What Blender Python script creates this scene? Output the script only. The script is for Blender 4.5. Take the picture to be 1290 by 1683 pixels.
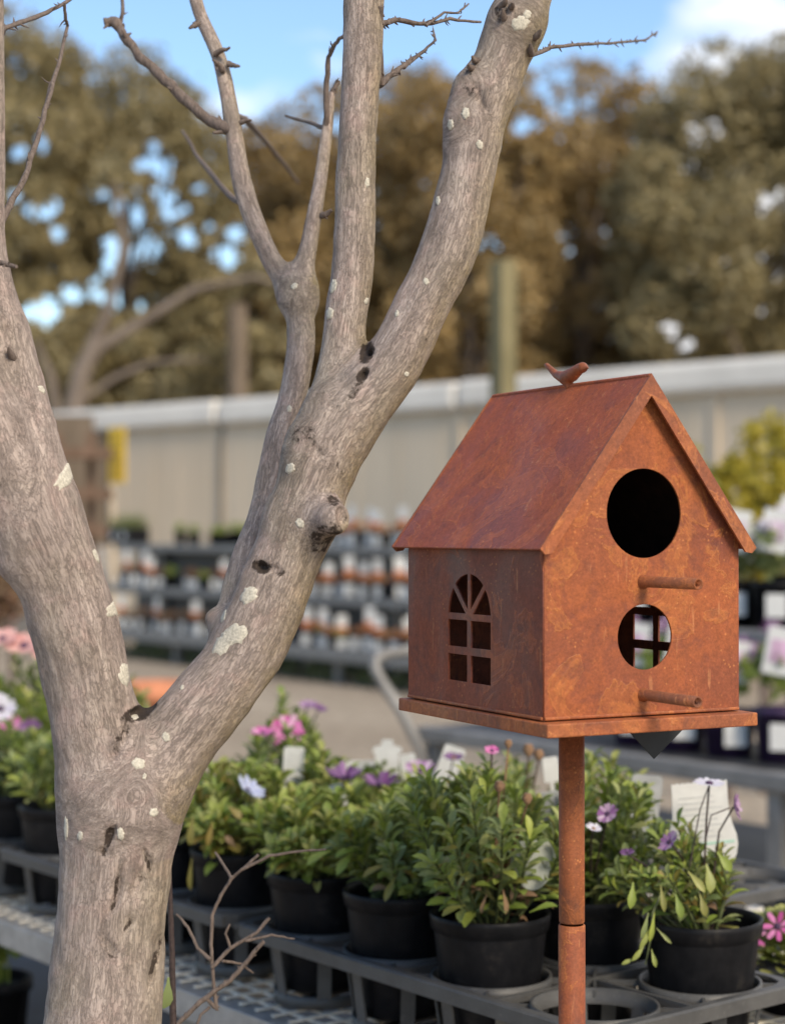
import bpy, bmesh, math, random
import numpy as np
from mathutils import Vector, Matrix, noise as mnoise
R = math.radians
for o in list(bpy.data.objects): bpy.data.objects.remove(o)
SC = bpy.context.scene
COL = SC.collection

# ---------------------------------------------------------------- camera, sky, sun, exposure
F, PITCH, CAMZ = 2935.0, 0.0115, 1.3
cam_d = bpy.data.cameras.new('camera')
cam = bpy.data.objects.new('camera', cam_d); COL.objects.link(cam)
cam.location = (0, 0, CAMZ); cam.rotation_euler = (math.pi/2 + PITCH, 0, 0)
cam_d.sensor_fit = 'VERTICAL'; cam_d.sensor_height = 24.0; cam_d.lens = 24.0*F/1683.0
cam_d.clip_start = 0.05; cam_d.clip_end = 3000
cam_d.dof.use_dof = True; cam_d.dof.focus_distance = 1.60; cam_d.dof.aperture_fstop = 3.1
SC.camera = cam

SUN_DIR = Vector((0.42, -0.72, 0.62)).normalized()
sun_el = math.asin(SUN_DIR.z); sun_az = math.atan2(SUN_DIR.x, SUN_DIR.y)
world = bpy.data.worlds.new("World"); SC.world = world; world.use_nodes = True
wt = world.node_tree; wt.nodes.clear()
def wn(t, **k):
    n = wt.nodes.new(t)
    for a, b in k.items(): setattr(n, a, b)
    return n
w_out = wn('ShaderNodeOutputWorld'); w_bg = wn('ShaderNodeBackground'); w_bg.inputs[1].default_value = 0.13
sky = wn('ShaderNodeTexSky', sky_type='NISHITA', sun_disc=False); sky.sun_elevation = sun_el; sky.sun_rotation = sun_az
sky.air_density = 1.1; sky.dust_density = 0.15; sky.ozone_density = 3.5
tc = wn('ShaderNodeTexCoord'); mp = wn('ShaderNodeMapping'); mp.inputs['Scale'].default_value = (1, 1, 2.2); mp.inputs['Location'].default_value = (3.1, 0.35, 0.62)
nz = wn('ShaderNodeTexNoise'); nz.inputs['Scale'].default_value = 4.2; nz.inputs['Detail'].default_value = 7; nz.inputs['Roughness'].default_value = 0.55
rp = wn('ShaderNodeValToRGB'); rp.color_ramp.elements[0].position = 0.59; rp.color_ramp.elements[1].position = 0.71
mx = wn('ShaderNodeMix', data_type='RGBA'); mx.inputs[7].default_value = (6.2, 6.2, 6.3, 1)
L = wt.links.new
L(tc.outputs['Generated'], mp.inputs[0]); L(mp.outputs[0], nz.inputs['Vector']); 
sx = wn('ShaderNodeSeparateXYZ'); L(tc.outputs['Generated'], sx.inputs[0])
def mrange(o, a, b, c, d):
    m_ = wn('ShaderNodeMapRange', interpolation_type='SMOOTHSTEP'); L(o, m_.inputs[0])
    for i_, v_ in enumerate((a, b, c, d)): m_.inputs[i_+1].default_value = v_
    return m_.outputs[0]
def wmath(op, a, b):
    m_ = wn('ShaderNodeMath', operation=op)
    for i_, v_ in enumerate((a, b)):
        if isinstance(v_, float): m_.inputs[i_].default_value = v_
        else: L(v_, m_.inputs[i_])
    return m_.outputs[0]
cl = wmath('ADD', nz.outputs[0], wmath('ADD', mrange(sx.outputs[0], 0.11, 0.20, 0.0, 0.22), mrange(sx.outputs[2], 0.22, 0.06, 0.0, 0.10)))
L(cl, rp.inputs[0]); L(rp.outputs[0], mx.inputs[0]); L(sky.outputs[0], mx.inputs[6]); L(mx.outputs[2], w_bg.inputs[0]); L(w_bg.outputs[0], w_out.inputs[0])

sun_d = bpy.data.lights.new('sun', 'SUN'); sun_d.energy = 2.5; sun_d.angle = R(20); sun_d.color = (1.0, 0.86, 0.67)
sun = bpy.data.objects.new('sun', sun_d); COL.objects.link(sun)
sun.rotation_euler = (-SUN_DIR).to_track_quat('-Z', 'Y').to_euler(); sun.location = (4, -4, 8)
vs = SC.view_settings; vs.view_transform = 'Standard'; vs.look = 'None'; vs.gamma = 1; vs.use_curve_mapping = False; vs.exposure = 0.65
SC.render.engine = 'CYCLES'; SC.cycles.use_denoising = True
SC.cycles.max_bounces = 8; SC.cycles.transparent_max_bounces = 8

# ---------------------------------------------------------------- helpers
rnd = random.Random(7)
def P(u, v, y):
    """photo pixel + distance (m) -> world point"""
    a = (u-645)/F; b = (841.5-v)/F
    t = y/(math.cos(PITCH) - b*math.sin(PITCH))
    return Vector((a*t, y, CAMZ + t*(math.sin(PITCH) + b*math.cos(PITCH))))
def px(n, y): return n*y/F

MATS = {}
class NT:
    def __init__(s, name):
        s.m = bpy.data.materials.new(name); s.m.use_nodes = True; s.t = s.m.node_tree; s.t.nodes.clear()
        s.out = s.n('ShaderNodeOutputMaterial'); MATS[name] = s.m
    def n(s, t, **k):
        x = s.t.nodes.new(t)
        for a, b in k.items(): setattr(x, a, b)
        return x
    def l(s, a, b): s.t.links.new(a, b)
    def co(s, kind='Object', attr=None, scale=(1, 1, 1), loc=(0, 0, 0), rnd_off=False):
        if attr:
            c = s.n('ShaderNodeAttribute', attribute_name=attr).outputs['Vector']
        else:
            c = s.n('ShaderNodeTexCoord').outputs[kind]
        if rnd_off:
            oi = s.n('ShaderNodeObjectInfo'); ad = s.n('ShaderNodeVectorMath', operation='ADD')
            mu = s.n('ShaderNodeMath', operation='MULTIPLY'); mu.inputs[1].default_value = 37.0
            s.l(oi.outputs['Random'], mu.inputs[0]); s.l(c, ad.inputs[0]); s.l(mu.outputs[0], ad.inputs[1]); c = ad.outputs[0]
        m = s.n('ShaderNodeMapping'); m.inputs['Scale'].default_value = scale; m.inputs['Location'].default_value = loc
        s.l(c, m.inputs[0]); return m.outputs[0]
    def noise(s, co, scale, detail=4, rough=0.55, dist=0.0):
        x = s.n('ShaderNodeTexNoise'); x.inputs['Scale'].default_value = scale; x.inputs['Detail'].default_value = detail
        x.inputs['Roughness'].default_value = rough; x.inputs['Distortion'].default_value = dist; s.l(co, x.inputs['Vector']); return x.outputs[0]
    def ramp(s, v, stops, interp='LINEAR'):
        x = s.n('ShaderNodeValToRGB'); x.color_ramp.interpolation = interp; e = x.color_ramp.elements
        while len(e) < len(stops): e.new(0.5)
        for q, (p, c) in zip(e, stops):
            q.position = p; q.color = (c if isinstance(c, tuple) else (c, c, c)) + (1,)
        s.l(v, x.inputs[0]); return x.outputs[0]
    def mix(s, f, a, b, mode='MIX'):
        x = s.n('ShaderNodeMix', data_type='RGBA', blend_type=mode)
        for i, val in ((0, f), (6, a), (7, b)):
            if isinstance(val, (int, float)): x.inputs[i].default_value = val if i == 0 else (val, val, val, 1)
            elif isinstance(val, tuple): x.inputs[i].default_value = val + (1,)
            else: s.l(val, x.inputs[i])
        return x.outputs[2]
    def math(s, op, a, b=0.0):
        x = s.n('ShaderNodeMath', operation=op)
        for i, val in ((0, a), (1, b)):
            if isinstance(val, (int, float)): x.inputs[i].default_value = val
            else: s.l(val, x.inputs[i])
        return x.outputs[0]
    def bump(s, h, strength=0.5, dist=0.001):
        x = s.n('ShaderNodeBump'); x.inputs['Strength'].default_value = strength; x.inputs['Distance'].default_value = dist
        s.l(h, x.inputs['Height']); return x.outputs[0]
    def bsdf(s, color, rough=0.6, normal=None, spec=0.5, metal=0.0, trans=None):
        b = s.n('ShaderNodeBsdfPrincipled')
        for k, val in (('Base Color', color), ('Roughness', rough), ('Specular IOR Level', spec), ('Metallic', metal)):
            if isinstance(val, (int, float)): b.inputs[k].default_value = val
            elif isinstance(val, tuple): b.inputs[k].default_value = val + (1,)
            else: s.l(val, b.inputs[k])
        if normal is not None: s.l(normal, b.inputs['Normal'])
        o = b.outputs[0]
        if trans:
            tr = s.n('ShaderNodeBsdfTranslucent'); mxs = s.n('ShaderNodeMixShader'); mxs.inputs[0].default_value = trans
            if isinstance(color, tuple): tr.inputs[0].default_value = color + (1,)
            else: s.l(color, tr.inputs[0])
            s.l(o, mxs.inputs[1]); s.l(tr.outputs[0], mxs.inputs[2]); o = mxs.outputs[0]
        s.l(o, s.out.inputs[0]); return s.m

def plain(name, col, rough=0.6, var=0.12, scale=30, spec=0.4, metal=0.0, bump=0.0, trans=None):
    t = NT(name); co = t.co(rnd_off=True)
    n = t.noise(co, scale, 5, 0.6)
    lo = tuple(c*(1-2*var) for c in col); hi = tuple(min(1, c*(1+2*var)) for c in col)
    c = t.ramp(n, [(0.3, lo), (0.7, hi)])
    nm = t.bump(n, bump, 0.002) if bump else None
    return t.bsdf(c, rough, nm, spec, metal, trans)

def rust(name, ochre, dark, base, seed):
    t = NT(name); co = t.co(loc=(seed, seed*0.7, seed*0.3))
    big = t.noise(co, 9, 6, 0.6, 0.6); mid = t.noise(co, 34, 8, 0.66, 0.4); fine = t.noise(co, 420, 4, 0.7)
    patch = t.noise(co, 13, 9, 0.55, 1.1); grain = t.noise(co, 150, 6, 0.7)
    c = t.ramp(big, [(0.30, dark), (0.48, base), (0.66, tuple(b*0.8+o*0.2 for b, o in zip(base, ochre)))])
    drift = t.noise(t.co(loc=(seed*2, 3, seed)), 5.5, 5, 0.6, 0.8)
    c = t.mix(t.ramp(drift, [(0.42, 0.0), (0.58, 0.8)]), c, tuple((b+d)*0.5 for b, d in zip(base, dark)))
    m1 = t.ramp(patch, [(0.530, 0.0), (0.548, 1.0), (0.562, 0.35), (0.60, 0.30), (0.615, 0.85), (0.70, 0.5)])
    c = t.mix(t.math('MULTIPLY', m1, 0.72), c, ochre)
    run = t.noise(t.co(scale=(1, 1, 0.06), loc=(seed, 5, 2)), 55, 4, 0.6)
    c = t.mix(t.ramp(run, [(0.56, 0.0), (0.70, 0.4)]), c, dark)
    md = t.ramp(mid, [(0.36, 1.0), (0.46, 0.0)])
    c = t.mix(t.math('MULTIPLY', md, 0.5), c, dark)
    # specks of fresh orange rust and pale flecks
    v = t.n('ShaderNodeTexVoronoi'); v.inputs['Scale'].default_value = 210; t.l(co, v.inputs['Vector'])
    sp = t.math('MULTIPLY', t.ramp(v.outputs['Distance'], [(0.12, 1.0), (0.26, 0.0)]), t.ramp(mid, [(0.50, 0.0), (0.62, 1.0)]))
    c = t.mix(t.math('MULTIPLY', sp, 0.7), c, (0.62, 0.24, 0.075))
    # thin run-down scratches
    sc = t.noise(t.co(scale=(1, 1, 0.12), loc=(seed, 1, 2)), 160, 3, 0.5)
    scm = t.math('MULTIPLY', t.ramp(sc, [(0.66, 0.0), (0.72, 1.0)]), 0.45)
    c = t.mix(scm, c, (0.52, 0.22, 0.09))
    c = t.mix(0.55, c, t.ramp(fine, [(0.3, 0.55), (0.7, 1.25)]), 'MULTIPLY')
    c = t.mix(0.5, c, t.ramp(grain, [(0.3, 0.6), (0.7, 1.34)]), 'MULTIPLY')
    h = t.math('ADD', t.math('MULTIPLY', fine, 0.5), t.math('ADD', t.math('MULTIPLY', m1, 0.5), t.math('MULTIPLY', mid, 0.8)))
    ro = t.ramp(big, [(0.35, 0.46), (0.65, 0.74)])
    return t.bsdf(c, ro, t.bump(h, 0.55, 0.0009), 0.35)
rust('rust_front', (0.44, 0.150, 0.040), (0.165, 0.050, 0.032), (0.320, 0.086, 0.028), 1.3)
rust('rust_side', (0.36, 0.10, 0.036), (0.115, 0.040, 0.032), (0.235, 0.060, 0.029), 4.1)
rust('rust_roof', (0.47, 0.125, 0.038), (0.215, 0.064, 0.042), (0.375, 0.086, 0.032), 7.7)
rust('rust_edge', (0.46, 0.16, 0.05), (0.16, 0.06, 0.038), (0.34, 0.10, 0.036), 9.2)
rust('rust_pole', (0.40, 0.125, 0.036), (0.12, 0.05, 0.032), (0.28, 0.085, 0.030), 12.6)
plain('rust_inside_shade', (0.030, 0.012, 0.008), 0.9, 0.3, 60)  # near-black rust: the shade of the interior is put into the colour

def bark():
    t = NT('bark'); bc = t.co(attr='barkco'); oc = t.co()
    f1 = t.noise(bc, 330, 6, 0.6, 0.7); f2 = t.noise(oc, 520, 4, 0.6, 0.3); f3 = t.noise(bc, 95, 4, 0.55, 0.6)
    r1 = t.math('ABSOLUTE', t.math('SUBTRACT', f1, 0.5)); r3 = t.math('ABSOLUTE', t.math('SUBTRACT', t.noise(bc, 210, 5, 0.6, 0.8), 0.5)); crack = t.math('MULTIPLY', t.ramp(r1, [(0.0, 0.25), (0.035, 1.0)]), t.ramp(r3, [(0.0, 0.1), (0.028, 1.0)])); pit = t.ramp(f1, [(0.28, 0.0), (0.36, 1.0)]); crack = t.math('MULTIPLY', crack, t.math('ADD', t.math('MULTIPLY', pit, 0.5), 0.5)); fleck = t.ramp(f2, [(0.30, 0.0), (0.42, 1.0)])
    big = t.noise(oc, 9, 5, 0.6, 0.4); med = t.noise(oc, 34, 6, 0.65, 0.5); sm = t.noise(oc, 300, 4, 0.7)
    c = t.ramp(f3, [(0.28, (0.246, 0.196, 0.169)), (0.50, (0.358, 0.290, 0.254)), (0.72, (0.480, 0.394, 0.344))])
    c = t.mix(t.ramp(big, [(0.44, 0.0), (0.64, 0.6)]), c, t.ramp(f3, [(0.3, (0.199, 0.165, 0.125)), (0.7, (0.372, 0.317, 0.242))]))
    c = t.mix(t.ramp(med, [(0.52, 0.0), (0.68, 0.6)]), c, (0.472, 0.346, 0.303))
    at = t.n('ShaderNodeAttribute', attribute_name='moss')
    c = t.mix(t.math('MULTIPLY', at.outputs['Fac'], t.ramp(med, [(0.30, 0.2), (0.62, 0.9)])), c, t.ramp(sm, [(0.3, (0.219, 0.173, 0.088)), (0.7, (0.391, 0.313, 0.165))]))
    c = t.mix(0.62, c, t.ramp(crack, [(0.0, 0.48), (1.0, 1.0)]), 'MULTIPLY')
    c = t.mix(0.3, c, t.ramp(fleck, [(0.0, 0.55), (1.0, 1.08)]), 'MULTIPLY')
    c = t.mix(0.5, c, t.ramp(sm, [(0.3, 0.75), (0.7, 1.2)]), 'MULTIPLY')
    ad = t.n('ShaderNodeAttribute', attribute_name='stain')
    sh = t.math('ADD', ad.outputs['Fac'], t.math('ADD', t.math('MULTIPLY', t.math('SUBTRACT', sm, 0.5), 0.9), t.math('ADD', t.math('MULTIPLY', t.math('SUBTRACT', f1, 0.5), 0.7), t.math('MULTIPLY', t.math('SUBTRACT', t.noise(oc, 95, 4, 0.6, 0.6), 0.5), 1.5))))
    c = t.mix(t.ramp(sh, [(0.46, 0.0), (0.74, 0.92)]), c, (0.035, 0.024, 0.018))
    h = t.math('ADD', t.math('MULTIPLY', crack, 0.9), t.math('ADD', t.math('MULTIPLY', f1, 0.5), t.math('ADD', t.math('MULTIPLY', f2, 0.4), t.math('MULTIPLY', med, 1.2))))
    return t.bsdf(c, 0.88, t.bump(h, 0.7, 0.0012), 0.25)
bark()
def simple_bark(name, lo, hi, scale=60):
    t = NT(name); n = t.noise(t.co(scale=(1, 1, 0.25), rnd_off=True), scale, 6, 0.65)
    return t.bsdf(t.ramp(n, [(0.3, lo), (0.7, hi)]), 0.9, t.bump(n, 0.6, 0.002), 0.2)
simple_bark('twig_bark', (0.085, 0.065, 0.055), (0.21, 0.165, 0.14), 300)
simple_bark('gum_bark', (0.12, 0.095, 0.075), (0.25, 0.205, 0.17), 3)
simple_bark('post_wood', (0.13, 0.115, 0.06), (0.25, 0.215, 0.12), 6)
simple_bark('post_brown', (0.11, 0.085, 0.06), (0.20, 0.155, 0.115), 6)
simple_bark('timber', (0.11, 0.07, 0.045), (0.22, 0.14, 0.10), 9)
plain('lichen', (0.50, 0.465, 0.385), 0.95, 0.16, 500, 0.1, bump=0.1)

def leaf_mat(name, cols, trans=0.28, rough=0.48):
    t = NT(name); g = t.n('ShaderNodeNewGeometry'); oi = t.n('ShaderNodeObjectInfo')
    v = t.math('FRACT', t.math('ADD', g.outputs['Random Per Island'], oi.outputs['Random']))
    k = len(cols)-1
    c = t.ramp(v, [(i/k, q) for i, q in enumerate(cols)])
    n = t.noise(t.co(), 180, 3)
    c = t.mix(0.5, c, t.ramp(n, [(0.3, 0.7), (0.7, 1.25)]), 'MULTIPLY')
    return t.bsdf(c, rough, None, 0.45, 0, trans)
leaf_mat('leaf_green', [(0.144, 0.202, 0.035), (0.252, 0.317, 0.054), (0.186, 0.260, 0.051), (0.380, 0.422, 0.081), (0.218, 0.279, 0.059)])
leaf_mat('leaf_sage', [(0.144, 0.195, 0.070), (0.251, 0.298, 0.109), (0.181, 0.232, 0.081), (0.380, 0.399, 0.147)])
leaf_mat('leaf_old', [(0.30, 0.25, 0.05), (0.23, 0.23, 0.06), (0.36, 0.25, 0.06), (0.20, 0.21, 0.07)])
leaf_mat('leaf_dry', [(0.27, 0.16, 0.08), (0.36, 0.24, 0.14), (0.20, 0.12, 0.07)], 0.15, 0.8)
leaf_mat('leaf_bud', [(0.26, 0.30, 0.07), (0.34, 0.33, 0.10), (0.19, 0.25, 0.06)], 0.2)
leaf_mat('leaf_gold', [(0.341, 0.285, 0.024), (0.512, 0.405, 0.036), (0.232, 0.225, 0.030), (0.434, 0.330, 0.036)], 0.3, 0.6)
leaf_mat('leaf_bronze', [(0.16, 0.085, 0.05), (0.24, 0.14, 0.08), (0.12, 0.09, 0.04), (0.20, 0.10, 0.07)], 0.2, 0.7)
leaf_mat('leaf_orange', [(0.50, 0.20, 0.07), (0.42, 0.26, 0.10), (0.45, 0.15, 0.08), (0.22, 0.17, 0.07)], 0.2, 0.7)
leaf_mat('gum_leaf_brown', [(0.261, 0.183, 0.080), (0.365, 0.247, 0.096), (0.227, 0.168, 0.082), (0.417, 0.282, 0.111), (0.284, 0.209, 0.090)], 0.2, 0.6)
leaf_mat('gum_leaf_olive', [(0.217, 0.179, 0.090), (0.308, 0.250, 0.113), (0.188, 0.164, 0.090), (0.361, 0.285, 0.137)], 0.2, 0.6)
leaf_mat('petal_white', [(0.72, 0.70, 0.74), (0.62, 0.58, 0.70), (0.78, 0.76, 0.78)], 0.25, 0.6)
leaf_mat('petal_blue', [(0.60, 0.64, 0.78), (0.42, 0.46, 0.66), (0.70, 0.72, 0.80)], 0.25, 0.6)
leaf_mat('petal_purple', [(0.145, 0.044, 0.160), (0.085, 0.028, 0.112), (0.306, 0.160, 0.320), (0.111, 0.040, 0.128)], 0.25, 0.6)
leaf_mat('petal_lilac', [(0.595, 0.461, 0.562), (0.255, 0.101, 0.265), (0.357, 0.173, 0.359), (0.561, 0.403, 0.530)], 0.25, 0.6)
leaf_mat('petal_pink', [(0.60, 0.10, 0.36), (0.68, 0.24, 0.48), (0.45, 0.05, 0.26), (0.74, 0.42, 0.58)], 0.25, 0.6)
leaf_mat('petal_coral', [(0.68, 0.33, 0.30), (0.72, 0.46, 0.42), (0.60, 0.26, 0.24)], 0.25, 0.6)
plain('flower_eye', (0.06, 0.03, 0.07), 0.8, 0.3, 400)
plain('flower_brown', (0.22, 0.13, 0.075), 0.9, 0.3, 400)
plain('stem_green', (0.07, 0.085, 0.03), 0.6, 0.25, 200)
plain('stem_dark', (0.045, 0.030, 0.028), 0.6, 0.25, 200)
def pot_mat():
    t = NT('pot_black'); co = t.co(rnd_off=True)
    d = t.noise(co, 26, 6, 0.7); s = t.noise(t.co(scale=(1, 1, 0.15), rnd_off=True), 120, 3)
    c = t.ramp(d, [(0.40, (0.0055, 0.0058, 0.0072)), (0.58, (0.010, 0.010, 0.0115)), (0.76, (0.036, 0.032, 0.028))])
    r = t.ramp(s, [(0.3, 0.34), (0.7, 0.58)])
    return t.bsdf(c, r, t.bump(s, 0.12, 0.001), 0.14)
pot_mat()
plain('pot_purple', (0.035, 0.018, 0.055), 0.45, 0.2, 30)
def soil_mat():
    t = NT('soil'); co = t.co(); n = t.noise(co, 220, 6, 0.7); v = t.n('ShaderNodeTexVoronoi'); v.inputs['Scale'].default_value = 160; t.l(co, v.inputs['Vector'])
    c = t.mix(t.ramp(v.outputs['Distance'], [(0.2, 0.0), (0.6, 1.0)]), t.ramp(n, [(0.3, (0.035, 0.022, 0.016)), (0.7, (0.13, 0.085, 0.06))]), (0.018, 0.012, 0.01))
    return t.bsdf(c, 0.95, t.bump(n, 1.0, 0.004), 0.2)
soil_mat()
def tray_mat():
    t = NT('tray_plastic'); co = t.co(); n = t.noise(co, 18, 6, 0.65); f = t.noise(co, 260, 3, 0.6)
    c = t.ramp(n, [(0.3, (0.052, 0.052, 0.052)), (0.7, (0.092, 0.090, 0.086))])
    c = t.mix(t.ramp(f, [(0.62, 0.0), (0.74, 0.4)]), c, (0.20, 0.19, 0.175))
    return t.bsdf(c, t.ramp(n, [(0.3, 0.42), (0.7, 0.62)]), t.bump(f, 0.1, 0.001), 0.45)
tray_mat()
def galv():
    t = NT('galvanised'); co = t.co(); v = t.n('ShaderNodeTexVoronoi'); v.inputs['Scale'].default_value = 55; t.l(co, v.inputs['Vector'])
    n = t.noise(co, 12, 6, 0.65); st = t.noise(t.co(scale=(1, 1, 6)), 60, 4)
    c = t.mix(0.5, t.ramp(v.outputs['Color'], [(0.2, (0.32, 0.315, 0.30)), (0.8, (0.44, 0.43, 0.41))]), t.ramp(n, [(0.35, (0.22, 0.22, 0.22)), (0.65, (0.44, 0.445, 0.45))]))
    c = t.mix(t.ramp(n, [(0.60, 0.0), (0.72, 0.5)]), c, (0.30, 0.26, 0.21))
    return t.bsdf(c, t.ramp(st, [(0.3, 0.36), (0.7, 0.6)]), t.bump(n, 0.1, 0.001), 0.5, 0.45)
galv()
plain('mesh_wire', (0.72, 0.66, 0.55), 0.6, 0.12, 40, 0.4)
plain('frame_grey', (0.22, 0.212, 0.20), 0.5, 0.12, 12, 0.4, 0.2)
plain('frame_dark', (0.030, 0.032, 0.036), 0.5, 0.15, 12)
plain('tag_white', (0.74, 0.74, 0.72), 0.45, 0.04, 60, 0.5, trans=0.25)
plain('tag_grey', (0.42, 0.43, 0.43), 0.45, 0.08, 60, 0.5, trans=0.2)
plain('tag_clear', (0.50, 0.53, 0.48), 0.35, 0.06, 60, 0.5, trans=0.35)
plain('tag_black', (0.014, 0.016, 0.018), 0.4, 0.1, 60)
plain('tag_pink', (0.70, 0.46, 0.62), 0.5, 0.25, 25, trans=0.2)
plain('tag_pastel', (0.62, 0.50, 0.60), 0.5, 0.3, 22, trans=0.2)
plain('tag_orange', (0.62, 0.22, 0.09), 0.5, 0.25, 40, trans=0.2)
plain('print_grey', (0.52, 0.53, 0.53), 0.6, 0.1, 50)
plain('print_green', (0.42, 0.62, 0.53), 0.6, 0.1, 50)
plain('print_brown', (0.36, 0.24, 0.03), 0.6, 0.1, 50)
plain('sign_yellow', (0.70, 0.45, 0.03), 0.55, 0.06, 5)
plain('terracotta', (0.52, 0.21, 0.11), 0.8, 0.1, 14)
def wall_mat():
    t = NT('wall_beige'); n = t.noise(t.co(scale=(1, 1, 0.3)), 1.3, 6, 0.6); s = t.noise(t.co(scale=(3, 3, 0.15)), 2.0, 4)
    c = t.ramp(n, [(0.3, (0.57, 0.475, 0.35)), (0.7, (0.66, 0.555, 0.42))])
    c = t.mix(t.ramp(s, [(0.45, 0.0), (0.8, 0.5)]), c, (0.52, 0.43, 0.315))
    return t.bsdf(c, 0.8, None, 0.25)
wall_mat()
plain('wall_joint', (0.26, 0.22, 0.17), 0.8, 0.1, 3)
plain('wall_cap', (0.72, 0.68, 0.61), 0.5, 0.06, 1.5)
def ground_mat():
    t = NT('ground_gravel'); co = t.co(); a = t.noise(co, 0.5, 6, 0.6); b = t.noise(co, 9, 8, 0.7); v = t.n('ShaderNodeTexVoronoi'); v.inputs['Scale'].default_value = 42; t.l(co, v.inputs['Vector'])
    c = t.ramp(a, [(0.3, (0.28, 0.225, 0.165)), (0.7, (0.40, 0.335, 0.255))])
    c = t.mix(0.7, c, t.ramp(b, [(0.3, 0.6), (0.7, 1.3)]), 'MULTIPLY')
    c = t.mix(0.5, c, t.ramp(v.outputs['Color'], [(0.1, 0.6), (0.9, 1.3)]), 'MULTIPLY')
    return t.bsdf(c, 0.95, t.bump(v.outputs['Distance'], 0.6, 0.01), 0.2)
ground_mat()
plain('grass_mat', (0.075, 0.095, 0.03), 0.8, 0.4, 3)

class MB:
    """collects shapes; build() links them as one mesh object"""
    def __init__(s): s.v = []; s.f = []; s.mi = []; s.sm = []
    def add(s, vs, fs, m=0, smooth=False):
        o = len(s.v); s.v += [tuple(x) for x in vs]
        for f in fs: s.f.append(tuple(i+o for i in f)); s.mi.append(m); s.sm.append(smooth)
    def box(s, c, d, X=(1, 0, 0), Y=(0, 1, 0), m=0, bev=0.0):
        c = Vector(c); X = Vector(X).normalized(); Y = Vector(Y).normalized(); Z = X.cross(Y)
        hx, hy, hz = d[0]/2, d[1]/2, d[2]/2
        if bev <= 0:
            vs = [c+X*(hx*i)+Y*(hy*j)+Z*(hz*k) for k in (-1, 1) for j in (-1, 1) for i in (-1, 1)]
            s.add(vs, [(0, 2, 3, 1), (4, 5, 7, 6), (0, 1, 5, 4), (2, 6, 7, 3), (0, 4, 6, 2), (1, 3, 7, 5)], m); return
        bm = bmesh.new(); bmesh.ops.create_cube(bm, size=1)
        for v in bm.verts: v.co = Vector((v.co.x*d[0], v.co.y*d[1], v.co.z*d[2]))
        bmesh.ops.bevel(bm, geom=bm.edges[:], offset=bev, segments=2, affect='EDGES', profile=0.5)
        bm.verts.ensure_lookup_table()
        s.add([c+X*v.co.x+Y*v.co.y+Z*v.co.z for v in bm.verts], [[v.index for v in f.verts] for f in bm.faces], m); bm.free()
    def tube(s, pts, rs, n=8, caps=True, m=0, smooth=True, squash=1.0):
        pts = [Vector(p) for p in pts]
        if not hasattr(rs, '__len__'): rs = [rs]*len(pts)
        vs = []; t0 = (pts[1]-pts[0]).normalized(); up = Vector((0, 0, 1)) if abs(t0.z) < 0.9 else Vector((1, 0, 0))
        e = t0.cross(up).normalized()
        for i, p in enumerate(pts):
            t = (pts[min(i+1, len(pts)-1)]-pts[max(i-1, 0)]).normalized()
            e = (e - t*e.dot(t)).normalized(); g = t.cross(e)
            for k in range(n):
                a = 2*math.pi*k/n; vs.append(p+(e*math.cos(a)+g*(math.sin(a)*squash))*rs[i])
        fs = [(i*n+k, i*n+(k+1) % n, (i+1)*n+(k+1) % n, (i+1)*n+k) for i in range(len(pts)-1) for k in range(n)]
        s.add(vs, fs, m, smooth)
        if caps: s.add(vs[:n], [tuple(range(n))[::-1]], m); s.add(vs[-n:], [tuple(range(n))], m)
    def lathe(s, prof, c=(0, 0, 0), n=32, m=0, smooth=True, wob=0.0):
        c = Vector(c); vs = []
        for r, z in prof:
            for k in range(n):
                a = 2*math.pi*k/n; rr = r*(1+wob*math.sin(2*a+1)); vs.append(c+Vector((rr*math.cos(a), rr*math.sin(a), z)))
        fs = [(i*n+k, i*n+(k+1) % n, (i+1)*n+(k+1) % n, (i+1)*n+k) for i in range(len(prof)-1) for k in range(n)]
        s.add(vs, fs, m, smooth)
    def build(s, name, mats, parent=None, off=None, angle=None):
        me = bpy.data.meshes.new(name)
        off = Vector(off) if off is not None else (root_loc(parent) if parent else Vector())
        me.from_pydata([(v[0]-off.x, v[1]-off.y, v[2]-off.z) for v in s.v], [], s.f)
        for m in (mats if isinstance(mats, (list, tuple)) else [mats]): me.materials.append(MATS[m])
        me.polygons.foreach_set('material_index', s.mi); me.polygons.foreach_set('use_smooth', s.sm); me.update()
        if parent is None: off_l = off
        o = bpy.data.objects.new(name, me); COL.objects.link(o)
        if parent: o.parent = parent
        elif off is not None: o.location = off
        return o
def root_loc(o):
    while o.parent: o = o.parent
    return Vector(o.location) if not o.get('_local') else Vector()
def tag(o, label=None, cat=None, group=None, kind=None):
    if label: o['label'] = label
    if cat: o['category'] = cat
    if group: o['group'] = group
    if kind: o['kind'] = kind
    return o
def thing(name, loc, label, cat, group=None, rotz=0):
    o = bpy.data.objects.new(name, None); o.empty_display_size = 0.05; COL.objects.link(o); o.location = loc; o.rotation_euler = (0, 0, rotz)
    return tag(o, label, cat, group)
def dup(o, loc=None, rotz=None, label=None, parent=None, scale=None):
    c = o.copy(); COL.objects.link(c)
    if parent: c.parent = parent
    if loc is not None: c.location = loc
    if rotz is not None: c.rotation_euler = (0, 0, rotz)
    if scale is not None: c.scale = scale
    if label: c['label'] = label
    for ch in list(o.children): dup(ch, parent=c)
    return c
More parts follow.
